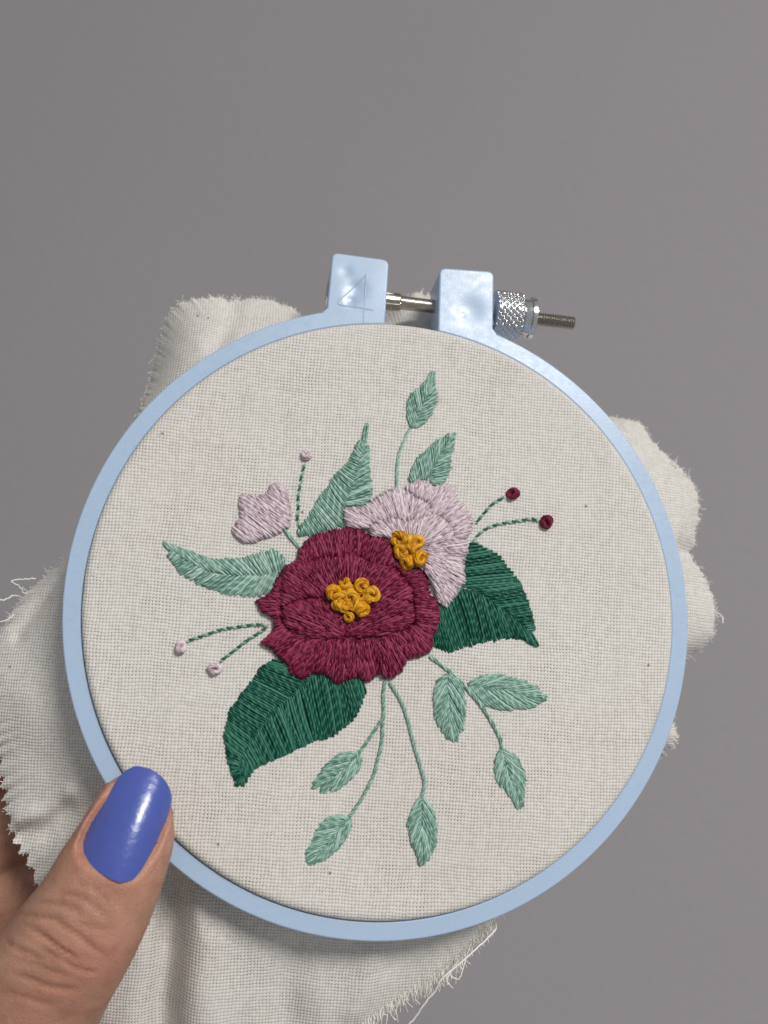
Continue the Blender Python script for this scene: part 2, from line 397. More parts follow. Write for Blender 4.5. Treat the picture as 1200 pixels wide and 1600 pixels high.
# screw
ZA = -0.0049
def AX(u): return L(u, 474.5 + (u-640)*0.1215, ZA)
A0, A1 = AX(600.), AX(900.); ax = (A1-A0)/np.linalg.norm(A1-A0); b1 = np.cross(ax, [0,0,1.0]); b1 /= np.linalg.norm(b1); b2 = np.cross(ax, b1)
sx = lambda u: float((AX(float(u))-A0)@ax)
def axial(name, prof, mat, parent, n=48, fn=None, caps=True):
    V = []; Fc = []; k = len(prof)
    for j, (x, r) in enumerate(prof):
        for i in range(n):
            a = 2*math.pi*i/n; rr = r if fn is None else fn(x, a, r)
            V.append(A0 + ax*x + rr*(math.cos(a)*b1 + math.sin(a)*b2))
    for j in range(k-1):
        for i in range(n): Fc.append((j*n+i, j*n+(i+1)%n, (j+1)*n+(i+1)%n, (j+1)*n+i))
    if caps: Fc.append(tuple(range(n))[::-1]); Fc.append(tuple((k-1)*n+i for i in range(n)))
    o = mesh_obj(name, V, Fc, mat, parent); bmx = bmesh.new(); bmx.from_mesh(o.data); bmesh.ops.recalc_face_normals(bmx, faces=bmx.faces[:]); bmx.to_mesh(o.data); bmx.free()
    o.data.set_sharp_from_angle(angle=math.radians(38)); return o
rr = 0.00128
screw = axial('screw', [(sx(560), rr), (sx(760), rr)], 'steel', hoop)
axial('splined_collar', [(sx(598), rr*1.18), (sx(624), rr*1.18), (sx(626), rr*1.02)], 'steel', screw, 72, lambda x, a, r: r*(1+0.09*(1 if math.sin(14*a+ x*900) > 0 else -1)))
pit = 0.0005; r0 = 0.00136
tp = [(x, r0) for x in np.arange(sx(818), sx(897), pit/8)]
def thr(x, a, r):
    e = min(1.0, (sx(899.5)-x)/0.0006)
    tri = abs(((x/pit - a/(2*math.pi)) % 1.0)*2-1)
    return (r - 0.00030*(1-tri))*(0.8+0.2*e)
axial('thread', tp, 'steel', screw, 32, thr)
hx = sx(516); axial('screw_head', [(hx-0.0009, 0.0005), (hx-0.0008, 0.0020), (hx-0.0005, 0.0028), (hx-0.0002, 0.0031), (hx+0.0014, 0.0033)], 'zinc', screw)
def knurl(x, a, r):
    k = 22
    w1 = abs(((a*k/(2*math.pi) + x/0.0013) % 1)*2-1); w2 = abs(((a*k/(2*math.pi) - x/0.0013) % 1)*2-1)
    e = min(1.0, (x-n0)/0.0003+.2, (n1-x)/0.0003+.2)
    return r - 0.00042*(1-min(1, 1.5*min(w1, w2)))*1.0 - 0.0004*(1-e)
n0, n1 = sx(770), sx(812)
nut = axial('knurled_nut', [(x, 0.00465) for x in np.linspace(n0, n1, 60)], 'zinc', hoop, 300, knurl)
nut.data.set_sharp_from_angle(angle=math.radians(60))
f0, f1 = n1+0.00002, sx(834)
axial('flange', [(f0, 0.0031), (f0+0.0003, 0.0034), (f1-0.0012, 0.0036), (f1-0.0010, 0.0040), (f1-0.0002, 0.0040), (f1, 0.0037), (f1+.00002, 0.0018)], 'zinc', nut, 64)
# dark disc added as the shade of the hole where the screw enters
cR = A0 + ax*(sx(684)); 
axial('bore_shade_disc', [(sx(679.6), 0.0017), (sx(690), 0.0017)], 'bore_shade', lugr, 40)

# ------------------------------------------------------------------ cloth
cloth = empty('embroidered_cloth', 'cream muslin stretched in the hoop, embroidered with a burgundy and lavender flower spray', 'cloth')
EDGE = [(625,463,-17),(650,456,-17),(668,458,-18),(700,480,-24),(735,505,-26),(800,552,-27),(870,612,-27),(925,655,-25),(945,641,-17),(975,650,-15),(1005,664,-15),(1020,685,-14),(1035,703,-14),
 (1062,728,-14),(1078,745,-14),(1090,772,-14),(1092,800,-14),(1085,828,-14),(1083,868,-13),(1090,885,-13),(1107,912,-13),(1116,945,-13),(1118,975,-13),(1112,1000,-14),(1095,1020,-15),(1074,1028,-17),
 (1050,1070,-27),(1042,1108,-26),(1057,1119,-16),(1066,1145,-14),(1060,1162,-14),(1037,1184,-17),(1000,1205,-27),(940,1275,-28),(860,1350,-28),(800,1395,-26),(771,1440,-16),(755,1448,-14),(735,1475,-14),
 (715,1500,-14),(690,1519,-14),(640,1545,-15),(600,1568,-15),(555,1600,-16),(500,1640,-17),(430,1680,-18),(330,1705,-19),(220,1690,-21),(150,1640,-22),(108,1560,-21),(82,1470,-19),(57,1374,-17),(40,1330,-17),(24,1328,-17),
 (15,1283,-17),(6,1230,-18),(2,1185,-18),(-8,1120,-17),(-14,1050,-17),(-8,1005,-17),(3,978,-18),(20,948,-18),(45,920,-18),(75,892,-18),(104,866,-19),(140,850,-27),(168,780,-28),(188,705,-28),(206,662,-20),
 (225,625,-22),(240,575,-24),(252,525,-23),(268,487,-20),(290,471,-17),(320,464,-15),(355,466,-15),(385,463,-15),(420,467,-15),(450,473,-15),(468,478,-17),(478,502,-21),(500,525,-28),(560,525,-28),(600,505,-25)]
EP = np.array([L(float(u), float(v), z*MM) for u, v, z in EDGE])
eth = np.unwrap(np.arctan2(EP[:,1], EP[:,0])); er = np.hypot(EP[:,0], EP[:,1]); ezz = EP[:,2]
if eth[-1] < eth[0]: eth, er, ezz = eth[::-1], er[::-1], ezz[::-1]
NTH = 2200
th = np.linspace(eth[0], eth[0]+2*math.pi, NTH, endpoint=False)
eth2, er2, ez2 = np.r_[eth, eth[0]+2*math.pi], np.r_[er, er[0]], np.r_[ezz, ezz[0]]
RE = np.interp(th, eth2, er2); ZE = np.interp(th, eth2, ez2)
k = np.ones(9)/9
sm = lambda a, n: np.convolve(np.r_[a[-n:], a, a[:n]], np.ones(2*n+1)/(2*n+1), 'valid')
RE = sm(RE, 7); ZE = sm(ZE, 24)
jag = np.array([noise.noise((math.cos(a)*60, math.sin(a)*60, 0))*0.45 + noise.noise((math.cos(a)*190, math.sin(a)*190, 3))*0.4 for a in th])
e0 = PX(np.stack([RE*np.cos(th), RE*np.sin(th), ZE], -1))
pk = ((e0[:,0] < 75) & (e0[:,1] > 1130) & (e0[:,1] < 1420)).astype(float)
arcl = np.cumsum(np.full(NTH, 2*math.pi/NTH*0.075)); jag = jag*(1-0.3*pk) + pk*0.5*(np.abs(((arcl/0.0024+np.array([noise.noise((a*9, 4, 1)) for a in th])*0.8) % 1)*2-1)*2-1)
def nz(x, y, s, o=0): return noise.noise((x*s+o, y*s-o, o*1.7))
def polydist(xy, pl):
    best = np.full(len(xy), 1e9); sgn = np.zeros(len(xy))
    for a, b in zip(pl[:-1], pl[1:]):
        ab = b-a; t = np.clip(((xy-a)@ab)/(ab@ab), 0, 1); c = a+t[:,None]*ab; dd = np.linalg.norm(xy-c, axis=1)
        m = dd < best; best[m] = dd[m]; sgn[m] = np.sign(ab[0]*(xy[m,1]-a[1]) - ab[1]*(xy[m,0]-a[0]))
    return best, sgn
ct, st = np.cos(th), np.sin(th)
rows = []
fr = list(np.linspace(0.0004, 0.0490, 60)) + [0.0500, 0.0508]
for r in fr:
    z = np.array([nz(r*c, r*s_, 45)*0.00018 for c, s_ in zip(ct[::10], st[::10])])
    z = np.interp(np.arange(NTH), np.r_[np.arange(0, NTH, 10), NTH], np.r_[z, z[0]])*min(1, (0.0525-r)/0.006)
    rows.append(np.stack([r*ct, r*st, np.full(NTH, ZF) + z*min(1, r/0.004)], -1))
for a in np.linspace(0.15, 1, 7):
    rows.append(np.stack([(0.0508+0.00138*math.sin(a*math.pi/2))*ct, (0.0508+0.00138*math.sin(a*math.pi/2))*st, np.full(NTH, ZF-0.0013*(1-math.cos(a*math.pi/2)))], -1))
for z in (-0.003, -0.005, -0.0068): rows.append(np.stack([RF*ct, RF*st, np.full(NTH, z)], -1))
FOLDS = [(np.array([L(u, v, -.012)[:2] for u, v in ((276,1350),(266,1430),(258,1520),(250,1620),(246,1720))]), -0.0048, 0.0030),
         (np.array([L(u, v, -.012)[:2] for u, v in ((318,1385),(322,1480),(316,1600),(310,1720))]), 0.0022, 0.0046),
         (np.array([L(u, v, -.012)[:2] for u, v in ((100,1265),(60,1300),(20,1312))]), -0.0018, 0.0020),
         (np.array([L(u, v, -.012)[:2] for u, v in ((108,1240),(70,1275),(20,1285))]), 0.0012, 0.0018),
         (np.array([L(u, v, -.012)[:2] for u, v in ((470,1470),(450,1540),(455,1620))]), -0.0015, 0.0035),
         (np.array([L(u, v, -.012)[:2] for u, v in ((580,1475),(575,1530),(560,1580))]), 0.0012, 0.0030),
         (np.array([L(u, v, -.012)[:2] for u, v in ((90,900),(50,950),(20,990))]), -0.0014, 0.0014),
         (np.array([L(u, v, -.012)[:2] for u, v in ((340,545),(360,500),(365,462))]), -0.0014, 0.0022),
         (np.array([L(u, v, -.012)[:2] for u, v in ((1060,860),(1085,862),(1110,866))]), -0.0018, 0.0020)]
NS = 44
for s in np.linspace(0, 1, NS)[1:]:
    r = (1-s)**2*RF + 2*s*(1-s)*(RF+(RE-RF)*0.42) + s*s*RE
    z = (1-s)**2*(-0.0073) + 2*s*(1-s)*(-0.0090) + s*s*ZE
    r = r + jag*0.0011*s**10
    x, y = r*ct, r*st
    nn = np.array([nz(a, b, 38, 2)*0.0030 + nz(a, b, 90, 5)*0.0009 + nz(a, b, 260, 8)*0.00015 for a, b in zip(x[::4], y[::4])])
    nn = np.interp(np.arange(NTH), np.r_[np.arange(0, NTH, 4), NTH], np.r_[nn, nn[0]])
    g = min(1, s*1.6)
    far = np.clip((r-0.0545)/0.006, 0, 1)
    z = z + nn*g
    xy = np.stack([x, y], -1)
    for pl_, amp, wd in FOLDS:
        dd, _ = polydist(xy, pl_); z = z + far*amp*np.exp(-(dd/wd)**2)
    z = np.minimum(z, -0.0074)
    rows.append(np.stack([x, y, z], -1))
V = np.concatenate(rows); nr = len(rows)
i0 = (np.arange(nr-1)[:,None]*NTH + np.arange(NTH)[None]); j0 = (np.arange(nr-1)[:,None]*NTH + (np.arange(NTH)[None]+1) % NTH)
Fq = np.stack([i0, j0, j0+NTH, i0+NTH], -1).reshape(-1, 4)
mesh_obj('cloth_sheet', V, Fq, 'cloth', cloth)
# centre closed with a small fan of the same cloth
# frayed edge
edge = rows[-1]; prev = rows[-4]
epx = PX(edge); fr_t = Tubes(); paths = []; rads = []
for i in range(0, NTH):
    if np.hypot(edge[i,0], edge[i,1]) < 0.0535: continue
    u, v = epx[i]
    if v > 1660: continue
    long_ = 480 < u < 770 and v > 1430
    pr_ = 0.95 if long_ else 0.8
    if rng.random() > pr_: continue
    o_ = edge[i]-prev[i]; o_ /= np.linalg.norm(o_)+1e-9
    if long_:
        o_ = 0.45*o_ + np.array([0.10, -1.2, -0.1]); o_ /= np.linalg.norm(o_)
    for rep in range(3 if long_ else 1):
     ln = (rng.uniform(0.0010, 0.0026) if long_ else (rng.uniform(0.0002, 0.0008) if rng.random() < 0.975 else rng.uniform(0.0008, 0.0016)))
     dv = o_ + rng.normal(0, 0.14 if long_ else 0.6, 3)*np.array([1,1,.6]); dv /= np.linalg.norm(dv)
     ln *= 0.5 if pk[i] else 1.0
     cv = rng.normal(0, 0.25 if long_ else 0.6, 3)*ln
     t = np.linspace(-0.25, 1, 5)[:,None]
     paths.append(edge[i] + rng.normal(0, 0.0001, 3) + dv*ln*t + cv*np.maximum(t,0)**2); rads.append(rng.uniform(0.00003, 0.00010 if long_ else 0.00007))
fr_t.add(np.array(paths), np.array(rads), 4); fo = fr_t.build('frayed_edge', 'cotton', cloth); fo['kind'] = 'stuff'
# loose threads
def thread(pts, rad, name='loose_thread', wig=1.2):
    q = catmull([(p[0], p[1], p[2]) for p in pts], 10)
    for i in range(len(q)): q[i, :2] += wig*np.array([noise.noise((i*.35, pts[0][0], 1)), noise.noise((i*.35, pts[0][1], 2))])
    t = Tubes(); t.add(np.array([L(a, b, c*MM) for a, b, c in q])[None], rad, 6); return t.build(name, 'cotton', cloth)
thread([(772,1438,-13),(774,1452,-10),(752,1475,-8),(722,1502,-7),(690,1530,-7),(680,1548,-8),(662,1570,-9),(650,1588,-10),(632,1608,-11)], 0.00016)
thread([(716,1500,-13),(699,1528,-12),(702,1538,-12),(708,1544,-11)], 0.00012)
thread([(735,1475,-13),(722,1518,-12),(716,1530,-12),(706,1526,-12)], 0.0001)
thread([(44,925,-16),(38,927,-15),(30,916,-14),(18,909,-13),(24,906,-13),(40,905,-13),(56,904,-13)], 0.00013, wig=2)
thread([(36,936,-17),(28,931,-16),(20,931,-15),(10,936,-14),(-6,939,-13)], 0.00013, wig=2)
thread([(22,960,-17),(12,968,-16),(-4,972,-14)], 0.00011, wig=2)
thread([(1058,738,-14),(1056,722,-13),(1060,712,-12)], 0.00011)
thread([(1078,748,-14),(1076,740,-13),(1078,732,-12)], 0.00011)
thread([(1112,955,-13),(1122,958,-12),(1129,965,-11),(1129,974,-11)], 0.00012)

# ------------------------------------------------------------------ embroidery
PXM = ROUT/491.0            # metres per photo pixel on the hoop
def to3(q, z): return L(q[...,0], q[...,1], z)
def inside(pt, poly):
    ins = np.zeros(len(pt), bool)
    for (ax_, ay_), (bx_, by_) in zip(poly, np.roll(poly, -1, 0)):
        c = ((ay_ > pt[:,1]) != (by_ > pt[:,1])); ins ^= c & (pt[:,0] < (bx_-ax_)*(pt[:,1]-ay_)/(by_-ay_+1e-12)+ax_)
    return ins
def stitches(tb, A, B, z0, r, hump=1.0, K=8, poly=None, puff=0.00044):
    """straight floss stitches from A to B (photo px), ends sinking into the cloth"""
    A = np.asarray(A, float); B = np.asarray(B, float); n = len(A)
    t = np.linspace(0, 1, K); prof = 1-np.abs(2*t-1)**5
    ln = np.linalg.norm(B-A, axis=1)
    bow = rng.normal(0, 0.012, n)*ln
    nrm = np.stack([-(B-A)[:,1], (B-A)[:,0]], -1)/(ln[:,None]+1e-9)
    q = A[:,None]*(1-t)[None,:,None] + B[:,None]*t[None,:,None] + nrm[:,None]*(bow[:,None]*np.sin(math.pi*t)[None])[...,None]
    zz = z0 - 0.00022 + (0.00036*hump + rng.uniform(-0.00008, 0.00010, n))[:,None]*prof[None]
    if poly is not None:
        dd, _ = polydist(q.reshape(-1, 2), np.r_[poly, poly[:1]]); ii = inside(q.reshape(-1, 2), poly)
        e = np.clip(np.where(ii, dd, -dd)/7.0, -0.25, 1).reshape(n, K); zz = zz + puff*np.sign(e)*(1-(1-np.abs(e))**2)
    rad = (np.asarray(r)*rng.uniform(0.86, 1.12, n))[:,None]*(0.62+0.38*np.minimum(1, 6*np.minimum(t, 1-t)))[None]
    tb.add(to3(q, zz), rad, 6)
def raster(poly):
    p = np.asarray(poly, float); x0, y0 = np.floor(p.min(0))-2; x1, y1 = np.ceil(p.max(0))+2
    s = 2.0
    gx, gy = np.meshgrid(np.arange(x0, x1, 1/s), np.arange(y0, y1, 1/s)); ins = np.zeros(gx.shape, bool)
    for (ax_, ay_), (bx_, by_) in zip(p, np.roll(p, -1, 0)):
        c = ((ay_ > gy) != (by_ > gy)); ins ^= c & (gx < (bx_-ax_)*(gy-ay_)/(by_-ay_+1e-12)+ax_)
    return ins, x0, y0, s
def smooth_poly(p):
    p = np.asarray(p, float); p = np.r_[p, p[:1]]; return resample(p, int(np.linalg.norm(np.diff(p, axis=0), axis=1).sum()/3))[:-1]
def pad_poly(tb, poly, z):
    from mathutils.geometry import tessellate_polygon
    p = np.asarray(poly, float); tri = tessellate_polygon([[Vector((a, b, 0)) for a, b in p]])
    V3 = to3(p, np.full(len(p), z)); Fq = np.array([(a, b, c, c) for a, b, c in tri])
    return V3, tri
def fill(name, poly, field, mat, parent, zl, Lmax=38, w=3.35, ragged=3.0, shrink=0.0):
    """long-and-short stitch filling; field(x,y) -> unit direction pointing to the petal's outer edge"""
    if shrink:
        P0 = resample(np.r_[np.asarray(poly, float), [poly[0]]], 160)[:-1]; Tg = np.roll(P0, -1, 0)-np.roll(P0, 1, 0); Nn_ = np.stack([-Tg[:,1], Tg[:,0]], -1); Nn_ /= np.linalg.norm(Nn_, axis=1, keepdims=True)+1e-9
        A2 = (P0[:,0]*np.roll(P0[:,1], -1)-np.roll(P0[:,0], -1)*P0[:,1]).sum(); poly = P0 + Nn_*(shrink if A2 > 0 else -shrink)
    ins, x0, y0, s = raster(poly); cov = ~ins; H_, W_ = ins.shape
    iy, ix = np.nonzero(ins); order = rng.permutation(len(iy)); A = []; B = []
    R_ = w*0.5*s*0.92; ri = int(math.ceil(R_)); off = [(a, b) for a in range(-ri, ri+1) for b in range(-ri, ri+1) if a*a+b*b <= R_*R_]
    step = 1/s
    for o in order:
        if cov[iy[o], ix[o]]: continue
        x, y = x0+ix[o]/s, y0+iy[o]/s; dx, dy = field(x, y)
        def go(sg):
            px, py = x, y; hit = 0
            while True:
                px += dx*step*sg; py += dy*step*sg
                i, j = int(round((py-y0)*s)), int(round((px-x0)*s))
                if i < 0 or j < 0 or i >= H_ or j >= W_ or not ins[i, j]: return px, py, 'edge'
                if cov[i, j]:
                    hit += 1
                    if hit > (9 if sg > 0 else 5): return px, py, 'cov'
                else: hit = 0
        ox, oy, e1 = go(1); nx, ny, e2 = go(-1)
        n = max(2, int(math.hypot(ox-nx, oy-ny)*s))
        for t in np.linspace(0, 1, n):
            ci, cj = int(round((ny+(oy-ny)*t-y0)*s)), int(round((nx+(ox-nx)*t-x0)*s))
            for a, b in off:
                i, j = ci+a, cj+b
                if 0 <= i < H_ and 0 <= j < W_: cov[i, j] = True
        ln = math.hypot(ox-nx, oy-ny)
        if ln < 2.5: continue
        ext = random.uniform(-0.6, ragged) if e1 == 'edge' else 1.5
        e0 = random.uniform(-0.4, 1.0)
        ox += dx*ext; oy += dy*ext; nx -= dx*e0; ny -= dy*e0; ln += ext+e0
        m = max(1, int(round(ln/Lmax + random.uniform(-.3, .3))))
        cuts = [0]+sorted((i+random.uniform(-.25, .25))/m for i in range(1, m))+[1]
        for a, b in zip(cuts[:-1], cuts[1:]):
            a2 = max(0, a-random.uniform(1, 4)/ln)
            A.append((nx+(ox-nx)*a2, ny+(oy-ny)*a2)); B.append((nx+(ox-nx)*b, ny+(oy-ny)*b))
    tb = Tubes(); stitches(tb, A, B, zl+0.00020, w*0.58*PXM, poly=np.asarray(poly, float))
    sp = smooth_poly(poly)
    from mathutils.geometry import tessellate_polygon
    tri = tessellate_polygon([[Vector((a, b, 0)) for a, b in sp]])
    cxy = sp.mean(0); sp2 = sp + (cxy-sp)/np.linalg.norm(cxy-sp, axis=1, keepdims=True)*1.0
    # underlay in the floss's dark tone, painting the shade between stitches (quads: triangle split at its longest edge's middle keeps the mesh all-quad)
    V3 = to3(sp2, np.full(len(sp2), zl+0.00004)); mids = []; Fq = []
    VV = [tuple(v) for v in V3]
    for a, b, c in tri:
        VV.append(tuple((np.array(VV[b])+np.array(VV[c]))/2)); Fq.append((a, b, len(VV)-1, c))
    tb.pad(VV, Fq)
    return tb.build(name, mat, parent)
def radial(c, flip=1):
    def f(x, y):
        dx, dy = x-c[0], y-c[1]; d_ = math.hypot(dx, dy)+1e-9
        a = random.gauss(0, 0.05); ca, sa = math.cos(a), math.sin(a); dx, dy = dx/d_*flip, dy/d_*flip
        return dx*ca-dy*sa, dx*sa+dy*ca
    return f
def parallel(dx, dy):
    d_ = math.hypot(dx, dy)
    def f(x, y):
        a = math.atan2(dy, dx)+random.gauss(0, 0.035); return math.cos(a), math.sin(a)
    return f
def ruled(name, inner, outer, mat, parent, zl, bw=6.5, strands=3, ragged=3.0, w=2.6, lag=0.0, pinch=0.42):
    """fishbone / satin half: bundles of strands from the midrib to the serrated edge"""
    li = np.linalg.norm(np.diff(inner, axis=0), axis=1).sum(); lo = np.linalg.norm(np.diff(outer, axis=0), axis=1).sum()
    ti = np.linspace(0, 1, len(inner)); tf = np.linspace(0, 1, 400)      # bundles spaced by whichever side runs faster
    fi = [np.stack([np.interp(tf, ti, p[:,k]) for k in (0,1)], -1) for p in (inner, outer)]
    dsm = np.maximum(*[np.linalg.norm(np.diff(p, axis=0), axis=1) for p in fi]); cs = np.r_[0, np.cumsum(dsm)]
    n = max(3, int(round(cs[-1]/bw))); tp_ = np.interp((np.arange(n)+0.5)/n*cs[-1], cs, tf)
    I = np.stack([np.interp(np.clip(tp_-lag*np.minimum(1, tp_*4), 0, 1), ti, inner[:,k]) for k in (0,1)], -1); O = np.stack([np.interp(tp_, ti, outer[:,k]) for k in (0,1)], -1)
    D = O-I; ln = np.linalg.norm(D, axis=1, keepdims=True)+1e-9; D /= ln; Nn = np.stack([-D[:,1], D[:,0]], -1)
    tb = Tubes(); K = 9; t = np.linspace(0, 1, K)
    for b in range(n):
        ext = random.uniform(0.0, ragged); sh = random.gauss(0, 0.3)
        a0 = I[b] - D[b]*random.uniform(1.0, 3.5) + Nn[b]*sh; b0 = O[b] + D[b]*ext + Nn[b]*sh
        sp = bw/strands*1.04; crv = random.gauss(0, 0.02)*ln[b, 0]
        for k_ in range(strands):
            o_ = (k_-(strands-1)/2)*sp
            prof = 1 - pinch*np.clip((t-0.82)/0.18, 0, 1)**1.3 - 0.25*np.clip((0.15-t)/0.15, 0, 1)
            q = a0[None]*(1-t)[:,None] + b0[None]*t[:,None] + Nn[b][None]*(o_*prof + (crv+random.gauss(0, .35))*np.sin(math.pi*t))[:,None]
            e_ = -abs(o_)/sp*0.9 + random.gauss(0, .4); q[-1] += D[b]*e_
            zz = zl - 0.00006 + (0.00034+random.uniform(-.00006, .00010) - 0.00008*(k_ != (strands-1)/2))*(1-np.abs(2*t-1)**4)
            rad = w*0.57*PXM*random.uniform(.9, 1.1)*(0.66+0.34*np.minimum(1, 7*np.minimum(t, 1-t)))
            tb.add(to3(q, zz)[None], rad[None], 6)
    m = 40
    Ii = np.stack([np.interp(np.linspace(0,1,m), ti, inner[:,k]) for k in (0,1)], -1); Oo = np.stack([np.interp(np.linspace(0,1,m), ti, outer[:,k]) for k in (0,1)], -1)
    Oo = Oo - (Oo-Ii)*(0.04 if pinch < 0.3 else 0.12)
    V3 = np.r_[to3(Ii, np.full(m, zl+0.00004)), to3(Oo, np.full(m, zl+0.00002))]
    Fq = [(i, i+1, m+i+1, m+i) for i in range(m-1)]
    tb.pad(V3, Fq); return tb.build(name, mat, parent)
def leaf(halves, mat, zl=None, **kw):
    """leaf: underlay pad carrying its two stitched halves"""
    zl = ZF+0.0001 if zl is None else zl
    base = np.concatenate([np.r_[a, b[::-1]] for a, b in halves])
    a, b = halves[0]; m = 14
    ra, rb = resample(a, m), resample(b, m)
    rb = ra + (rb-ra)*0.8
    V3 = np.r_[to3(ra, np.full(m, zl-0.00005)), to3(rb, np.full(m, zl-0.00005))]
    tb = Tubes(); tb.pad(V3, [(i, i+1, m+i+1, m+i) for i in range(m-1)])
    root = tb.build('leaf', mat, cloth)
    for a, b in halves: ruled('leaf_half', np.asarray(a, float), np.asarray(b, float), mat, root, zl, **kw)
    return root
def stem(pts, mat, wpx=5.0, turns=9.0, zl=None, strands=3):
    zl = ZF+0.00025 if zl is None else zl
    q = catmull(pts, 12); ln = np.linalg.norm(np.diff(q, axis=0), axis=1).sum(); q = resample(q, max(20, int(ln/2)))
    T = np.gradient(q, axis=0); T /= np.linalg.norm(T, axis=1, keepdims=True); N = np.stack([-T[:,1], T[:,0]], -1)
    t = np.linspace(0, ln, len(q)); tb = Tubes()
    wob = np.array([noise.noise((x*0.06, pts[0][0], 4)) for x in t])*0.8
    for k_ in range(strands):
        ph = 2*math.pi*(t/(turns*3.0) + k_/strands)
        o_ = np.sin(ph)*wpx*0.27 + wob; z_ = np.cos(ph)*wpx*0.16*PXM
        tb.add(to3(q+N*o_[:,None], zl+z_)[None], wpx*0.25*PXM*(1+0.18*wob)[None], 6)
    return tb.build('stem', mat, cloth)
def dashed(pts, zl=None):
    """whipped back stitch: dark back stitches wound with a lighter strand"""
    zl = ZF+0.0002 if zl is None else zl
    q = catmull(pts, 12); ln = np.linalg.norm(np.diff(q, axis=0), axis=1).sum(); q = resample(q, max(20, int(ln)))
    T = np.gradient(q, axis=0); T /= np.linalg.norm(T, axis=1, keepdims=True); N = np.stack([-T[:,1], T[:,0]], -1)
    t = np.linspace(0, ln, len(q)); tb = Tubes(); per = 15.5
    ph = 2*math.pi*t/per
    for o0 in (-1.0, 0.1, 1.1):
        o_ = np.sin(ph)*1.2 + o0*0.8; z_ = np.cos(ph)*1.3*PXM
        tb.add(to3(q+N*o_[:,None], zl+z_-0.00004)[None], 0.95*PXM, 6)
    root = tb.build('stem', 'mint', cloth); tb = Tubes()
    for s0 in np.arange(per*0.22, ln-4, per):
        for o0 in (-1.0, 0.9):
            i = np.clip(np.searchsorted(t, np.linspace(s0, min(s0+per*0.46, ln), 8)), 0, len(q)-1)
            qq = q[i]+N[i]*(o0+np.linspace(-.9, .9, 8))[:,None]
            tb.add(to3(qq, zl+0.00004+0.00010*np.sin(np.linspace(0, math.pi, 8)))[None], 0.98*PXM, 6)
    tb.build('back_stitch', 'dkmint', root); return root
def knot(c, rpx, mat, parent, zl, hgt=1.0):
    """french knot: wound bundle of strands with a dimple"""
    R = rpx*PXM; c3 = L(float(c[0]), float(c[1]), zl); tb = Tubes()
    a0 = random.uniform(0, 6.28); turns = random.uniform(1.5, 2.7); t = np.linspace(0, 1, 90)
    tilt = Matrix.Rotation(random.uniform(-.55, .55), 3, 'X') @ Matrix.Rotation(random.uniform(-.55, .55), 3, 'Y'); tm = np.array(tilt) @ np.diag([random.uniform(.85, 1.12), random.uniform(.85, 1.12), 1]); wb = [random.uniform(0, 6) for _ in range(3)]; pin = random.uniform(0.2, 0.75)
    dr = 1 if random.random() < .5 else -1
    for k_ in range(6):
        b = 2*math.pi*k_/6
        ph = a0 + dr*2*math.pi*turns*t
        rr_ = R*(0.62 + 0.07*np.sin(2.3*ph+wb[0]) - 0.14*t - pin*0.6*np.clip((t-0.86)/0.14, 0, 1)**1.5)
        zz = R*hgt*(0.10 + 0.62*t - 0.75*np.clip((t-0.88)/0.12, 0, 1)**2)
        tw = b + 2*math.pi*2.2*t*turns*0.5 + 0.5*np.sin(5*t+wb[1])
        p = np.stack([np.cos(ph)*(rr_+np.cos(tw)*R*0.21), np.sin(ph)*(rr_+np.cos(tw)*R*0.21), zz+np.sin(tw)*R*0.21], -1)
        p = p@tm.T + c3
        tb.add(p[None], R*0.15, 6)
    # the core under the windings
    V3 = []; Fq = []; n = 14
    for j, (rr_, z_) in enumerate(((0.62,-.1),(0.72,.25),(0.52,.5),(0.2,.42),(0.02,.36))):
        for i in range(n): V3.append(c3 + np.array([math.cos(i*2*math.pi/n)*rr_*R, math.sin(i*2*math.pi/n)*rr_*R, z_*R*hgt]))
    for j in range(4):
        for i in range(n): Fq.append((j*n+i, j*n+(i+1)%n, (j+1)*n+(i+1)%n, (j+1)*n+i))
    tb.pad(V3, Fq); return tb.build('french_knot', mat, parent)

kA = Kc(380,800,340/1200); kB = Kc(520,560,380/1200); kD = Kc(240,940,380/1200)
k1 = Kc(660,830,1/6); k2 = Kc(450,650,1/8); k3 = Kc(600,570,1/8); k4 = Kc(240,830,220/1200); k5 = Kc(350,690,1/8); k6 = Kc(660,1010,1/6); k7 = Kc(470,1050,220/1135); k8 = Kc(720,740,160/1200); k9 = Kc(260,960,160/1200)

# dark green leaves
g1 = leaf([(k1([(455,110),(420,200),(400,290),(390,370),(360,440),(370,500),(560,580),(640,650),(740,720),(820,790),(900,850),(1000,930)]),
            k1([(500,115),(610,170),(720,235),(790,320),(850,390),(900,460),(940,525),(960,600),(990,680),(1020,760),(1035,830),(1065,930)])),
           (k1([(90,960),(140,830),(120,680),(230,580),(340,530),(480,560),(570,600),(660,680),(760,750),(860,830),(960,910),(1020,960)]),
            k1([(110,1070),(180,1110),(270,1130),(400,1090),(500,1060),(600,1035),(700,1020),(790,1000),(880,1000),(950,1010),(1030,1050),(1095,1085)]))], 'green', bw=8.0, ragged=2.8, pinch=0.3, w=3.9, strands=2)
g1['label'] = 'dark green leaf under the lavender flower'
g2 = leaf([(kD([(830,330),(720,430),(600,540),(510,640),(450,740),(430,800),(428,860)]), kD([(590,290),(520,335),(440,450),(370,545),(348,650),(365,780),(415,920)])),
           (kD([(1030,370),(930,365),(830,330),(720,430),(600,540),(510,640),(450,740),(430,820)]), kD([(1045,440),(1000,570),(890,660),(790,690),(680,740),(580,785),(500,820),(435,915)]))], 'green', bw=8.0, ragged=2.8, pinch=0.3, w=3.9, strands=2)
g2['label'] = 'dark green leaf under the burgundy flower'
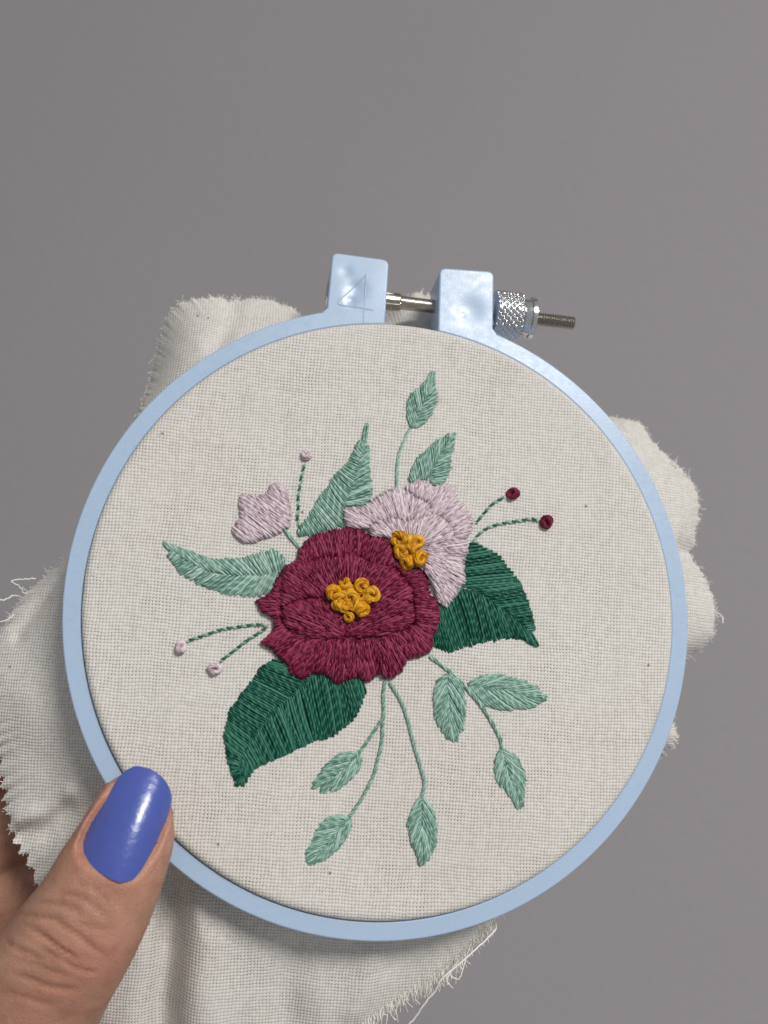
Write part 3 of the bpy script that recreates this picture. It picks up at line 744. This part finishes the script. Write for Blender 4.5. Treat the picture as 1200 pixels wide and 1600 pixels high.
# mint leaves
m1 = leaf([(k2([(715,1110),(720,1100),(740,1060),(780,960),(820,860),(850,740),(880,620),(910,500),(940,380),(950,300)]), k2([(920,1110),(1030,1050),(1045,960),(1040,830),(1020,740),(1015,640),(1010,520),(1005,380),(960,290),(990,70)])),
           (k2([(130,1490),(300,1480),(450,1420),(690,1370),(690,1250),(700,1110),(760,980),(820,850),(850,700),(890,560),(940,400)]), k2([(130,1440),(200,1330),(290,1200),(380,1030),(440,950),(520,850),(560,770),(640,700),(720,630),(780,510),(900,290)]))], 'mint', bw=7.4, w=3.6, strands=2)
leaf([(k3([(360,775),(375,750),(400,680),(450,560),(510,420),(560,280),(590,180)]), k3([(330,730),(305,600),(305,450),(365,345),(470,270),(565,160),(600,70)])),
      (k3([(385,770),(395,740),(430,640),(480,540),(540,400),(585,280),(605,190)]), k3([(430,760),(520,700),(600,600),(645,480),(655,340),(630,200),(620,70)]))], 'mint', bw=6.4, strands=2, w=3.2, lag=0.06, ragged=3.5)
leaf([(k3([(340,1450),(430,1430),(540,1430),(590,1330),(650,1210),(720,1100),(800,980),(850,900)]), k3([(315,1420),(385,1240),(430,1160),(520,1070),(600,1000),(700,930),(780,880),(880,855)])),
      (k3([(595,1490),(598,1430),(605,1320),(660,1200),(730,1090),(800,980),(860,900)]), k3([(680,1510),(760,1470),(830,1290),(845,1130),(860,1020),(870,930),(885,855)]))], 'mint', bw=6.4, strands=2, w=3.2, lag=0.06, ragged=3.5)
leaf([(k4([(1110,300),(1090,330),(1060,345),(1000,355),(940,365),(880,370),(800,370),(720,370),(600,355),(480,330),(360,280),(230,200)]), k4([(1130,250),(1070,185),(1010,165),(900,190),(840,200),(755,235),(665,240),(550,245),(440,230),(325,185),(215,150),(75,95)])),
      (k4([(1080,350),(1000,370),(920,380),(830,380),(740,385),(640,385),(540,375),(430,340),(330,290),(230,215),(150,150)]), k4([(1010,510),(900,545),(790,545),(640,540),(580,520),(490,490),(410,460),(345,410),(230,350),(165,275),(115,200)]))], 'mint', bw=8.0, ragged=4.5, w=3.8, strands=2)
def sp_leaf(kk, li, lo, ri, ro): return leaf([(kk(li), kk(lo)), (kk(ri), kk(ro))], 'mint', bw=6.8, strands=2, w=3.3, ragged=5.5, lag=0.2, pinch=0.8)
sp_leaf(k6, [(225,270),(235,330),(240,430),(240,540),(250,650),(265,760),(280,850)], [(150,310),(115,420),(110,560),(120,660),(165,740),(215,830),(280,895)],
        [(250,270),(250,330),(250,430),(250,540),(260,650),(275,760),(285,850)], [(350,330),(385,450),(400,570),(405,660),(385,760),(330,850),(290,895)])
sp_leaf(k6, [(440,350),(500,355),(580,370),(680,390),(780,405),(880,420),(980,440),(1080,460)], [(480,320),(580,280),(690,265),(780,280),(880,300),(1000,350),(1080,390),(1160,475)],
        [(440,370),(500,375),(600,390),(700,405),(800,420),(900,435),(1000,450),(1090,465)], [(560,540),(620,550),(720,585),(820,595),(900,580),(1000,570),(1080,540),(1160,485)])
sp_leaf(k6, [(740,970),(755,1030),(775,1110),(790,1190),(815,1270),(850,1360),(890,1450)], [(710,1010),(690,1100),(685,1200),(720,1290),(790,1340),(850,1440),(905,1520)],
        [(760,970),(775,1020),(795,1090),(815,1170),(840,1250),(870,1350),(900,1440)], [(850,1010),(905,1080),(945,1160),(960,1250),(955,1350),(940,1450),(915,1520)])
sp_leaf(k7, [(460,660),(420,690),(370,740),(320,790),(260,830),(200,870),(150,910)], [(400,650),(270,690),(230,730),(175,790),(150,840),(110,880),(100,945)],
        [(470,665),(440,700),(390,760),(330,810),(270,850),(210,890),(160,920)], [(490,700),(450,800),(390,870),(330,915),(270,945),(210,955),(150,970)])
sp_leaf(k7, [(380,1180),(340,1220),(290,1280),(230,1350),(170,1420),(110,1490),(70,1530)], [(300,1160),(190,1190),(150,1250),(125,1310),(85,1390),(50,1450),(40,1550)],
        [(390,1180),(360,1220),(310,1290),(250,1360),(190,1430),(130,1490),(80,1530)], [(405,1230),(375,1300),(330,1380),(280,1440),(220,1480),(150,1530),(50,1555)])
sp_leaf(k7, [(965,1020),(965,1090),(965,1170),(970,1250),(970,1340),(975,1430),(975,1500)], [(930,1060),(895,1140),(860,1240),(890,1330),(910,1400),(935,1470),(970,1555)],
        [(985,1020),(985,1090),(985,1170),(985,1250),(985,1340),(980,1430),(980,1500)], [(1050,1070),(1075,1160),(1095,1280),(1085,1370),(1055,1450),(1020,1500),(985,1555)])
# stems
stem(k6([(70,90),(210,200),(340,310),(440,420),(560,560),(650,700),(720,840),(750,960)]), 'mint', 5.6)
stem(k7([(680,70),(665,200),(670,330),(660,450),(655,560),(620,720),(590,830),(520,970),(460,1070),(395,1165)]), 'mint', 5.6)
stem(k7([(655,380),(590,480),(530,570),(470,650)]), 'mint', 5.6)
stem(k7([(720,80),(790,200),(850,340),(890,500),(930,650),(970,780),(1000,900),(975,1020)]), 'mint', 5.6)
stem(k3([(325,790),(260,920),(200,1080),(170,1200),(165,1350),(160,1540)]), 'mint', 5.2)
stem(k5([(760,1105),(830,1190),(900,1270),(965,1340)]), 'mint', 7.0, 40)
dashed(k5([(1010,280),(970,430),(955,540),(930,680),(930,830),(920,960),(950,1100),(950,1190)]))
dashed(k8([(510,275),(370,360),(270,470),(180,580)])); dashed(k8([(910,560),(830,530),(700,550),(570,570),(450,590),(310,640),(210,715),(140,810)]))
dashed(k9([(240,315),(460,240),(660,175),(880,140),(1050,120),(1190,130)])); dashed(k9([(630,550),(800,420),(940,310),(1080,220),(1180,150)]))
# small knots at the ends of the dashed stems
zk = ZF+0.00005
for c, r, m_ in ((k5([(1035,190)])[0], 9.8, 'lav'), (k9([(160,395)])[0], 10.8, 'lav'), (k9([(565,630)])[0], 11, 'lav'),
                 (k8([(615,235)])[0], 11.2, 'wine'), (k8([(1000,560)])[0], 11.2, 'wine')):
    knot(c, r, m_, cloth, zk, 1.15)
# lavender bud
bud = fill('bud', k5([(185,720),(210,670),(250,660),(340,665),(440,680),(470,662),(540,640),(570,550),(640,518),(720,538),(790,590),(805,720),(840,830),(830,930),(830,1060),(740,1120),(620,1190),(500,1210),(380,1265),(250,1265),(150,1180),(100,1110),(110,1070),(165,1000),(205,940),(190,850)]),
           parallel(-0.80, -0.60), 'lav', cloth, ZF+0.00005, Lmax=70, ragged=1.2)
# lavender flower
zl = ZF+0.00010
fl = fill('flower', kB([(300,880),(330,800),(400,760),(480,780),(560,850),(590,930),(570,1010),(540,1100),(470,1060),(400,1010),(330,960)]), radial(kB([(390,940)])[0]), 'lav', cloth, zl)
fl['label'] = 'lavender embroidered flower with gold knots'
RB = radial(kB([(385,950)])[0])
fill('petal', kB([(365,655),(362,632),(420,598),(462,608),(490,635),(560,618),(602,640),(612,690),(660,740),(692,800),(682,860),(640,902),(595,895),(585,845),(540,795),(480,775),(470,722),(420,692)]), RB, 'lav', fl, shrink=0.6, zl= zl+0.00012)
fill('petal', kB([(52,748),(100,733),(150,728),(200,698),(270,653),(330,638),(368,658),(422,688),(474,718),(486,774),(430,806),(380,815),(330,806),(290,796),(230,806),(180,838),(130,842),(75,830),(58,790)]), RB, 'lav', fl, shrink=0.6, zl= zl+0.00030)
fill('petal', kB([(450,1040),(450,990),(460,930),(500,905),(560,915),(600,885),(645,898),(662,902),(666,950),(645,1010),(652,1100),(602,1172),(560,1228),(524,1204),(492,1115)]), RB, 'lav', fl, shrink=0.6, zl= zl+0.00034)
fill('petal', kB([(445,1035),(455,985),(460,930),(500,910),(548,932),(566,985),(556,1050),(580,1105),(535,1128),(490,1105)]), RB, 'lav', fl, shrink=0.6, zl=zl+0.00060)
fill('petal', kB([(178,838),(228,800),(290,788),(380,806),(430,798),(482,766),(542,788),(594,840),(604,892),(560,924),(500,916),(440,930),(400,900),(300,900),(270,884),(190,878)]), RB, 'lav', fl, shrink=0.6, zl= zl+0.00056)
# burgundy flower
zb = ZF+0.00030
bf = fill('flower', kA([(330,330),(440,260),(600,240),(800,300),(920,420),(930,600),(860,760),(740,820),(560,830),(400,800),(280,720),(220,580),(240,420)]), radial(kA([(575,560)])[0]), 'burg', cloth, zb)
bf['label'] = 'burgundy embroidered flower with gold knots'
RA = radial(kA([(580,520)])[0]); RA2 = radial(kA([(585,600)])[0])
def pet(pts, fld, z): return fill('petal', kA(pts), fld, 'burg', bf, z, shrink=0.6)
pet([(298,280),(305,215),(350,158),(400,128),(470,105),(530,98),(580,82),(650,98),(690,128),(760,128),(818,148),(832,215),(850,300),(800,310),(720,300),(650,268),(600,235),(550,268),(470,258),(400,268),(330,292)], RA2, zb+0.00012)
pet([(232,298),(180,370),(150,450),(72,490),(100,552),(165,584),(172,604),(215,580),(210,530),(285,485),(375,465),(330,360),(300,280)], RA, zb+0.00012)
pet([(830,250),(900,320),(960,308),(1002,340),(1022,400),(1032,460),(1072,490),(1087,580),(1072,640),(1047,685),(940,640),(940,520),(930,440),(885,370),(840,310)], RA, zb+0.00010)
pet([(165,600),(170,650),(93,722),(140,748),(190,792),(250,852),(265,892),(330,928),(388,882),(400,800),(390,700),(310,690),(235,630),(200,580)], radial(kA([(480,470)])[0]), zb+0.00018)
pet([(385,885),(450,892),(520,952),(580,918),(640,912),(690,938),(748,885),(748,780),(742,688),(640,700),(540,706),(400,697),(380,760)], radial(kA([(575,250)])[0]), zb+0.00022)
pet([(756,888),(770,914),(830,912),(882,872),(902,812),(960,797),(1032,772),(1047,680),(990,650),(940,615),(860,655),(752,688),(748,780)], radial(kA([(640,380)])[0]), zb+0.00020)
pet([(230,302),(300,268),(400,255),(470,246),(540,252),(600,220),(650,255),(720,292),(790,282),(850,330),(890,370),(930,430),(938,500),(870,490),(740,470),(700,430),(600,400),(500,420),(440,480),(370,470),(285,490),(215,520),(205,470),(200,400)], RA2, zb+0.00078)
pet([(213,520),(203,570),(240,632),(310,682),(400,697),(500,707),(552,692),(548,610),(480,540),(440,490),(370,465),(280,480)], radial(kA([(640,720)])[0]), zb+0.00050)
pet([(750,440),(830,468),(900,483),(937,510),(942,600),(900,642),(830,662),(740,687),(640,697),(558,685),(590,640),(680,570),(720,500)], radial(kA([(470,740)])[0]), zb+0.00078)
for x, y, r in ((575,440,40),(540,470,38),(655,470,38),(610,510,38),(495,445,46),(560,405,36),(645,405,46),(715,447,44),(600,462,44),(522,508,40),(553,522,38),(645,530,44),(587,580,30),(690,480,34)):
    knot(kA([(x, y)])[0], r*0.2833*1.14, 'gold', bf, zb+(0.0009 if r in (40,38) else 0.00110 if r > 35 else 0.0009), 1.1)
for x, y, r in ((375,945,42),(385,900,34),(335,885,46),(412,903,39),(340,955,41),(420,985,43),(370,1005,40)):
    knot(kB([(x, y)])[0], r*0.3167*1.10, 'gold', fl, zl+0.00085, 1.1)

# ------------------------------------------------------------------ hand
def loft(secs, m=6, na=36, expo=2.3):
    """secs: (left xyz, right xyz, up, down) in the hoop frame"""
    Lf = catmull([s[0] for s in secs], m); Rt = catmull([s[1] for s in secs], m)
    hu = catmull([[s[2]] for s in secs], m)[:,0]; hd = catmull([[s[3]] for s in secs], m)[:,0]
    C = (Lf+Rt)/2; Wv = (Rt-Lf)/2; T = np.gradient(C, axis=0); T /= np.linalg.norm(T, axis=1, keepdims=True)
    Nv = np.cross(Wv, T); Nv /= np.linalg.norm(Nv, axis=1, keepdims=True)
    Nv *= np.sign(Nv[:,2:3]+1e-9)
    V = []; n = len(C)
    for i in range(n):
        for k_ in range(na):
            a = 2*math.pi*k_/na; c, s_ = math.cos(a), math.sin(a)
            c2 = math.copysign(abs(c)**(2/expo), c); s2 = math.copysign(abs(s_)**(2/expo), s_)
            V.append(C[i] + Wv[i]*c2 + Nv[i]*s2*(hu[i] if s_ > 0 else hd[i]))
    Fc = [(i*na+k_, i*na+(k_+1)%na, (i+1)*na+(k_+1)%na, (i+1)*na+k_) for i in range(n-1) for k_ in range(na)]
    Fc += [tuple(range(na))[::-1], tuple((n-1)*na+k_ for k_ in range(na))]
    return V, Fc
def tubeloft(pts, m=6, na=24):
    """pts: (xyz, radius)"""
    C = catmull([p[0] for p in pts], m); R = catmull([[p[1]] for p in pts], m)[:,0]
    T = np.gradient(C, axis=0); T /= np.linalg.norm(T, axis=1, keepdims=True)
    V = []; n = len(C); up = np.array([0.1, 0.2, 1.0])
    for i in range(n):
        a_ = np.cross(T[i], up); a_ /= np.linalg.norm(a_); b_ = np.cross(a_, T[i])
        for k_ in range(na):
            a = 2*math.pi*k_/na; V.append(C[i] + R[i]*(math.cos(a)*a_+math.sin(a)*b_))
    Fc = [(i*na+k_, i*na+(k_+1)%na, (i+1)*na+(k_+1)%na, (i+1)*na+k_) for i in range(n-1) for k_ in range(na)]
    Fc += [tuple(range(na))[::-1], tuple((n-1)*na+k_ for k_ in range(na))]
    return V, Fc
TH = [ # centre px, width direction px, half width px, centre z mm, up mm, down mm   (tip -> base)
  ((229,1212),(.90,.43), 10, 6.6, 1.2, 1.6), ((227,1222),(.90,.43), 34, 6.7, 3.0, 3.8), ((221,1240),(.91,.42), 50, 6.8, 4.2, 5.2), ((213,1264),(.93,.36), 64, 7.0, 5.2, 6.2),
  ((204,1292),(.95,.31), 73, 7.4, 5.9, 6.6), ((190,1326),(.92,.39), 79, 7.6, 6.6, 6.8), ((165,1380),(.90,.43), 86, 7.4, 7.2, 7.4), ((136,1434),(.89,.45), 92, 6.4, 8.0, 8.4),
  ((100,1488),(.88,.48), 100, 4.0, 8.6, 9.0), ((58,1546),(.87,.49), 110, 0.0, 9.6, 10), ((4,1626),(.85,.52), 124, -6.0, 11.5, 12), ((-70,1730),(.83,.55), 146, -14, 14, 14), ((-170,1860),(.82,.57), 180, -24, 17, 16), ((-280,2010),(.82,.57), 190, -32, 17, 17)]
secs = []
for (u, v), (wx, wy), hw, z, up, dn in TH:
    l_ = math.hypot(wx, wy); secs.append((L(u-wx/l_*hw, v-wy/l_*hw, z*MM), L(u+wx/l_*hw, v+wy/l_*hw, z*MM), up*MM, dn*MM))
parts = [loft(secs)]
def fg(pts): return tubeloft([(L(float(u), float(v), z*MM), r*MM) for u, v, z, r in pts])
parts += [fg([(-190,1420,-42,9),(-150,1370,-41,9.5),(-85,1280,-38,8.8),(-18,1192,-34,8.8),(60,1160,-33,8),(120,1134,-33,7.6),(165,1116,-31,7.2),(195,1104,-29,6.2),(204,1100,-28,3.5)]),
          fg([(-180,1520,-43,9),(-140,1460,-42,10),(-75,1380,-40,9),(-8,1303,-36,9),(70,1270,-35,8.4),(130,1245,-35,8),(180,1225,-33,7.4),(214,1212,-31,6.4),(224,1208,-30,3.5)]),
          fg([(-170,1610,-43,9),(-125,1545,-42,9.6),(-62,1475,-41,9),(2,1412,-38,8.8),(75,1375,-37,8.2),(132,1348,-36,7.8),(180,1325,-34,7.2),(212,1310,-32,6.2),(222,1306,-31,3.5)]),
          fg([(-150,1700,-43,8.5),(-100,1630,-43,9),(-45,1560,-42,8.2),(15,1500,-40,7.8),(80,1462,-39,7.2),(132,1435,-38,6.8),(175,1412,-36,6.2),(200,1398,-34,5.4),(208,1394,-33,3)]),
          fg([(-150,1390,-42,9),(-230,1560,-42,13),(-300,1760,-40,18),(-350,1960,-38,24),(-420,2250,-38,27),(-520,2650,-38,29)]),
          fg([(-120,1560,-44,10),(-190,1700,-44,14),(-280,1850,-42,18),(-350,1990,-40,22)]),
          fg([(-95,1650,-44,9),(-150,1770,-44,13),(-240,1900,-42,17),(-340,2010,-40,21)]),
          fg([(-165,1470,-40,9),(-130,1640,-30,12),(-160,1800,-28,15),(-260,1960,-32,18)])]
bmh = bmesh.new()
for V_, F_ in parts:
    vs = [bmh.verts.new(tuple(v)) for v in V_]
    for q in F_: bmh.faces.new([vs[i] for i in q])
bmesh.ops.recalc_face_normals(bmh, faces=bmh.faces[:])
mh = bpy.data.meshes.new('hand_raw'); bmh.to_mesh(mh); bmh.free()
oh = bpy.data.objects.new('hand_raw', mh); COL.objects.link(oh)
r_ = oh.modifiers.new('r', 'REMESH'); r_.mode = 'VOXEL'; r_.voxel_size = 0.0005; r_.use_smooth_shade = True
s_ = oh.modifiers.new('s', 'SMOOTH'); s_.factor = 0.5; s_.iterations = 14
dg = bpy.context.evaluated_depsgraph_get(); me = bpy.data.meshes.new_from_object(oh.evaluated_get(dg))
bpy.data.objects.remove(oh); bpy.data.meshes.remove(mh); me.name = 'person'
nvt = len(me.vertices); co = np.zeros(nvt*3); me.vertices.foreach_get('co', co); co = co.reshape(-1, 3)
no = np.zeros(nvt*3); me.vertices.foreach_get('normal', no); no = no.reshape(-1, 3)
px = PX(co)
kc = Kc(0, 1370, 0.2)
CR = [([(200,380),(260,415),(350,465),(450,540),(560,610),(650,685)], 0.62, 4.2), ([(470,600),(560,690),(680,735),(770,745)], 0.38, 4.5),
      ([(120,300),(190,290),(290,312),(430,332),(500,385),(600,440),(700,530),(800,600),(860,660)], 0.45, 4.8), ([(260,200),(340,195),(440,205),(560,250),(660,305)], 0.34, 4.6),
      ([(30,470),(70,515),(140,555),(230,595),(330,645)], 0.42, 4.5), ([(80,740),(150,770),(250,805),(350,850),(470,872),(640,890)], 0.34, 5.5), ([(430,120),(520,130),(610,150),(690,190),(800,290),(870,340)], 0.30, 4.6),
      ([(40,900),(160,930),(300,980),(430,1000)], 0.22, 5.5), ([(620,60),(720,80),(800,140),(850,200)], 0.2, 3.5), ([(800,60),(860,75),(930,100)], 0.18, 3), ([(560,330),(660,380),(760,400),(860,400)], 0.2, 4),
      ([(300,540),(400,590),(480,650)], 0.2, 4), ([(180,640),(300,690),(420,740),(560,790)], 0.22, 4.5)]
front_ = (co[:,2] > -0.012) & (no[:,2] > 0.05) & (px[:,1] > 1340) & (px[:,0] > -40)
idx = np.nonzero(front_)[0]; disp = np.zeros(nvt); crs = np.zeros(nvt)
for pl_, dep, wd in CR:
    wd *= 0.72
    q = resample(catmull(kc(pl_), 6), 40)
    dd, _ = polydist(px[idx], q)
    tpos = np.argmin(np.linalg.norm(px[idx][:,None]-q[None], axis=2), axis=1)/39.0
    fade = np.clip(np.minimum(tpos, 1-tpos)*4+0.15, 0, 1)
    g = np.exp(-(dd/wd)**2)*fade; disp[idx] -= 0.95*dep*MM*g; disp[idx] += 0.2*dep*MM*np.exp(-((dd-2.6*wd)/(1.5*wd))**2)*fade
    crs[idx] = np.maximum(crs[idx], g*min(1, dep*1.8))
# nail outline (photo px), rows from cuticle to tip
NR = [((140,1348),(188,1379)),((130,1334),(206,1374)),((129,1322),(216,1363)),((134,1308),(225,1350)),((143,1290),(240,1325)),((155,1270),(254,1292)),((168,1250),(264,1263)),((178,1230),(266,1241)),((188,1214),(256,1219)),((199,1204),(238,1204)),((211,1198),(218,1198))]
nout = np.array([a for a, b in NR] + [b for a, b in NR[::-1]], float)
dn_, _ = polydist(px, np.r_[nout, nout[:1]])
fz = (co[:,2] > 0.004) & (no[:,2] > 0.0) & (px[:,0] > 60)
inn = inside(px, nout) & fz
outn = (~inside(px, nout)) & fz & (px[:,1] > 1225)
disp[outn] += 0.00042*np.exp(-((dn_[outn]-6)/6.5)**2)
ns = np.where(outn & (dn_ < 45), np.exp(-(dn_/22)**2), 0.0)
disp += np.array([noise.noise(tuple(c*170))*0.00022 + noise.noise(tuple(c*420))*0.00009 for c in co])
co2 = co + no*disp[:,None]
for nm, a in (('crease', crs), ('nailside', ns)):
    at = me.attributes.new(nm, 'FLOAT', 'POINT'); at.data.foreach_set('value', a.astype(np.float32))
me.materials.clear(); me.materials.append(M['skin'])
me.polygons.foreach_set('use_smooth', [True]*len(me.polygons))
person = bpy.data.objects.new('person', me); COL.objects.link(person); person.matrix_world = HM
person['label'] = 'hand with blue varnished thumbnail gripping the lower edge of the hoop'; person['category'] = 'person'
# thumbnail
bvh = BVHTree.FromPolygons([tuple(v) for v in co], [tuple(p.vertices) for p in me.polygons])
def skin_z(u, v):
    a, b = L(u, v, 0.03), L(u, v, -0.002); dr = b-a
    h = bvh.ray_cast(Vector(a), Vector(dr/np.linalg.norm(dr)))
    return h[0].z if h[0] is not None else None
lf = catmull([a for a, b in NR], 5); rt = catmull([b for a, b in NR], 5); n = len(lf); nb = 25
zc = []; zw = []
for i in range(n):
    m = (lf[i]+rt[i])/2; z_ = skin_z(*m); zc.append(z_)
    e = [skin_z(*(m+(p-m)*0.93)) for p in (lf[i], rt[i])]; e = [x for x in e if x is not None]; zw.append(np.mean(e) if e and z_ is not None else None)
axd = np.array([222-165, 1198-1358.]); axl = np.linalg.norm(axd); axd /= axl
def along(q): return float((np.asarray(q)-np.array([165, 1358.]))@axd)/axl
def across(q): e = np.asarray(q)-np.array([165, 1358.]); return float(e[0]*-axd[1]+e[1]*axd[0])/54.0
ok = [i for i in range(n) if zc[i] is not None and i < n*0.75]
cf = np.polyfit([along((lf[i]+rt[i])/2) for i in ok], [zc[i] for i in ok], 1); print('nail', cf, len(ok), nvt)
Vn = []
for i in range(n):
    s_ = i/(n-1); wid = np.linalg.norm(rt[i]-lf[i]); kq = (wid/105.0)**2
    for j in range(nb):
        b = -1+2*j/(nb-1); q = lf[i]*(1-(b+1)/2)+rt[i]*(b+1)/2
        if i < 5: q = q + np.array([-4, 7.])*(1-b*b)*(1-i/5.0)*0.5
        a_, c_ = along(q), across(q)
        z_ = np.polyval(cf, a_) + 0.00055 + 0.0016*c_ - 0.0023*c_**2 - 0.0008*c_**4 - 0.0009*(2*a_-1)**2
        Vn.append(L(q[0], q[1], z_))
VnA = np.array(Vn); npx = PX(VnA)
near = np.nonzero(fz & ((dn_ < 22) | inn))[0]      # nail bed and folds: the skin stays under the nail plate and rises beside it
for i in near:
    d2 = ((npx-px[i])**2).sum(1); k_ = np.argpartition(d2, 4)[:4]; wt = 1/(d2[k_]+1); zn = (VnA[k_, 2]*wt).sum()/wt.sum()
    zl_ = zn - min(0.0006, 0.00012*dn_[i]) - 0.00012 if inn[i] else zn - 0.00012 + 0.00013*min(dn_[i], 7) + 0.00016*max(dn_[i]-7, 0)
    if co2[i, 2] > zl_: co2[i, 2] = zl_
ed = np.zeros(len(me.edges)*2, np.int32); me.edges.foreach_get('vertices', ed); ed = ed.reshape(-1, 2)
selm = np.zeros(nvt, bool); selm[near] = True; ed = ed[selm[ed[:,0]] & selm[ed[:,1]]]
for it in range(6):
    acc = np.zeros((nvt, 3)); cnt = np.zeros(nvt)
    np.add.at(acc, ed[:,0], co2[ed[:,1]]); np.add.at(acc, ed[:,1], co2[ed[:,0]]); np.add.at(cnt, ed[:,0], 1); np.add.at(cnt, ed[:,1], 1)
    k_ = cnt > 3; co2[k_] = 0.5*co2[k_] + 0.5*acc[k_]/cnt[k_][:,None]
me.vertices.foreach_set('co', co2.ravel()); me.update()
Fn = [(i*nb+j, i*nb+j+1, (i+1)*nb+j+1, (i+1)*nb+j) for i in range(n-1) for j in range(nb-1)]
nail = mesh_obj('thumbnail', Vn, Fn, 'polish', person)
bmx = bmesh.new(); bmx.from_mesh(nail.data); bmesh.ops.recalc_face_normals(bmx, faces=bmx.faces[:])
if sum(q.normal.z for q in bmx.faces) < 0: bmesh.ops.reverse_faces(bmx, faces=bmx.faces[:])
bmx.to_mesh(nail.data); bmx.free()
so = nail.modifiers.new('thick', 'SOLIDIFY'); so.thickness = 0.0006; so.offset = -0.2
bv_ = nail.modifiers.new('round', 'BEVEL'); bv_.width = 0.0002; bv_.segments = 3; bv_.limit_method = 'ANGLE'; bv_.angle_limit = math.radians(50)
nail['label'] = 'glossy cobalt blue varnished thumbnail'
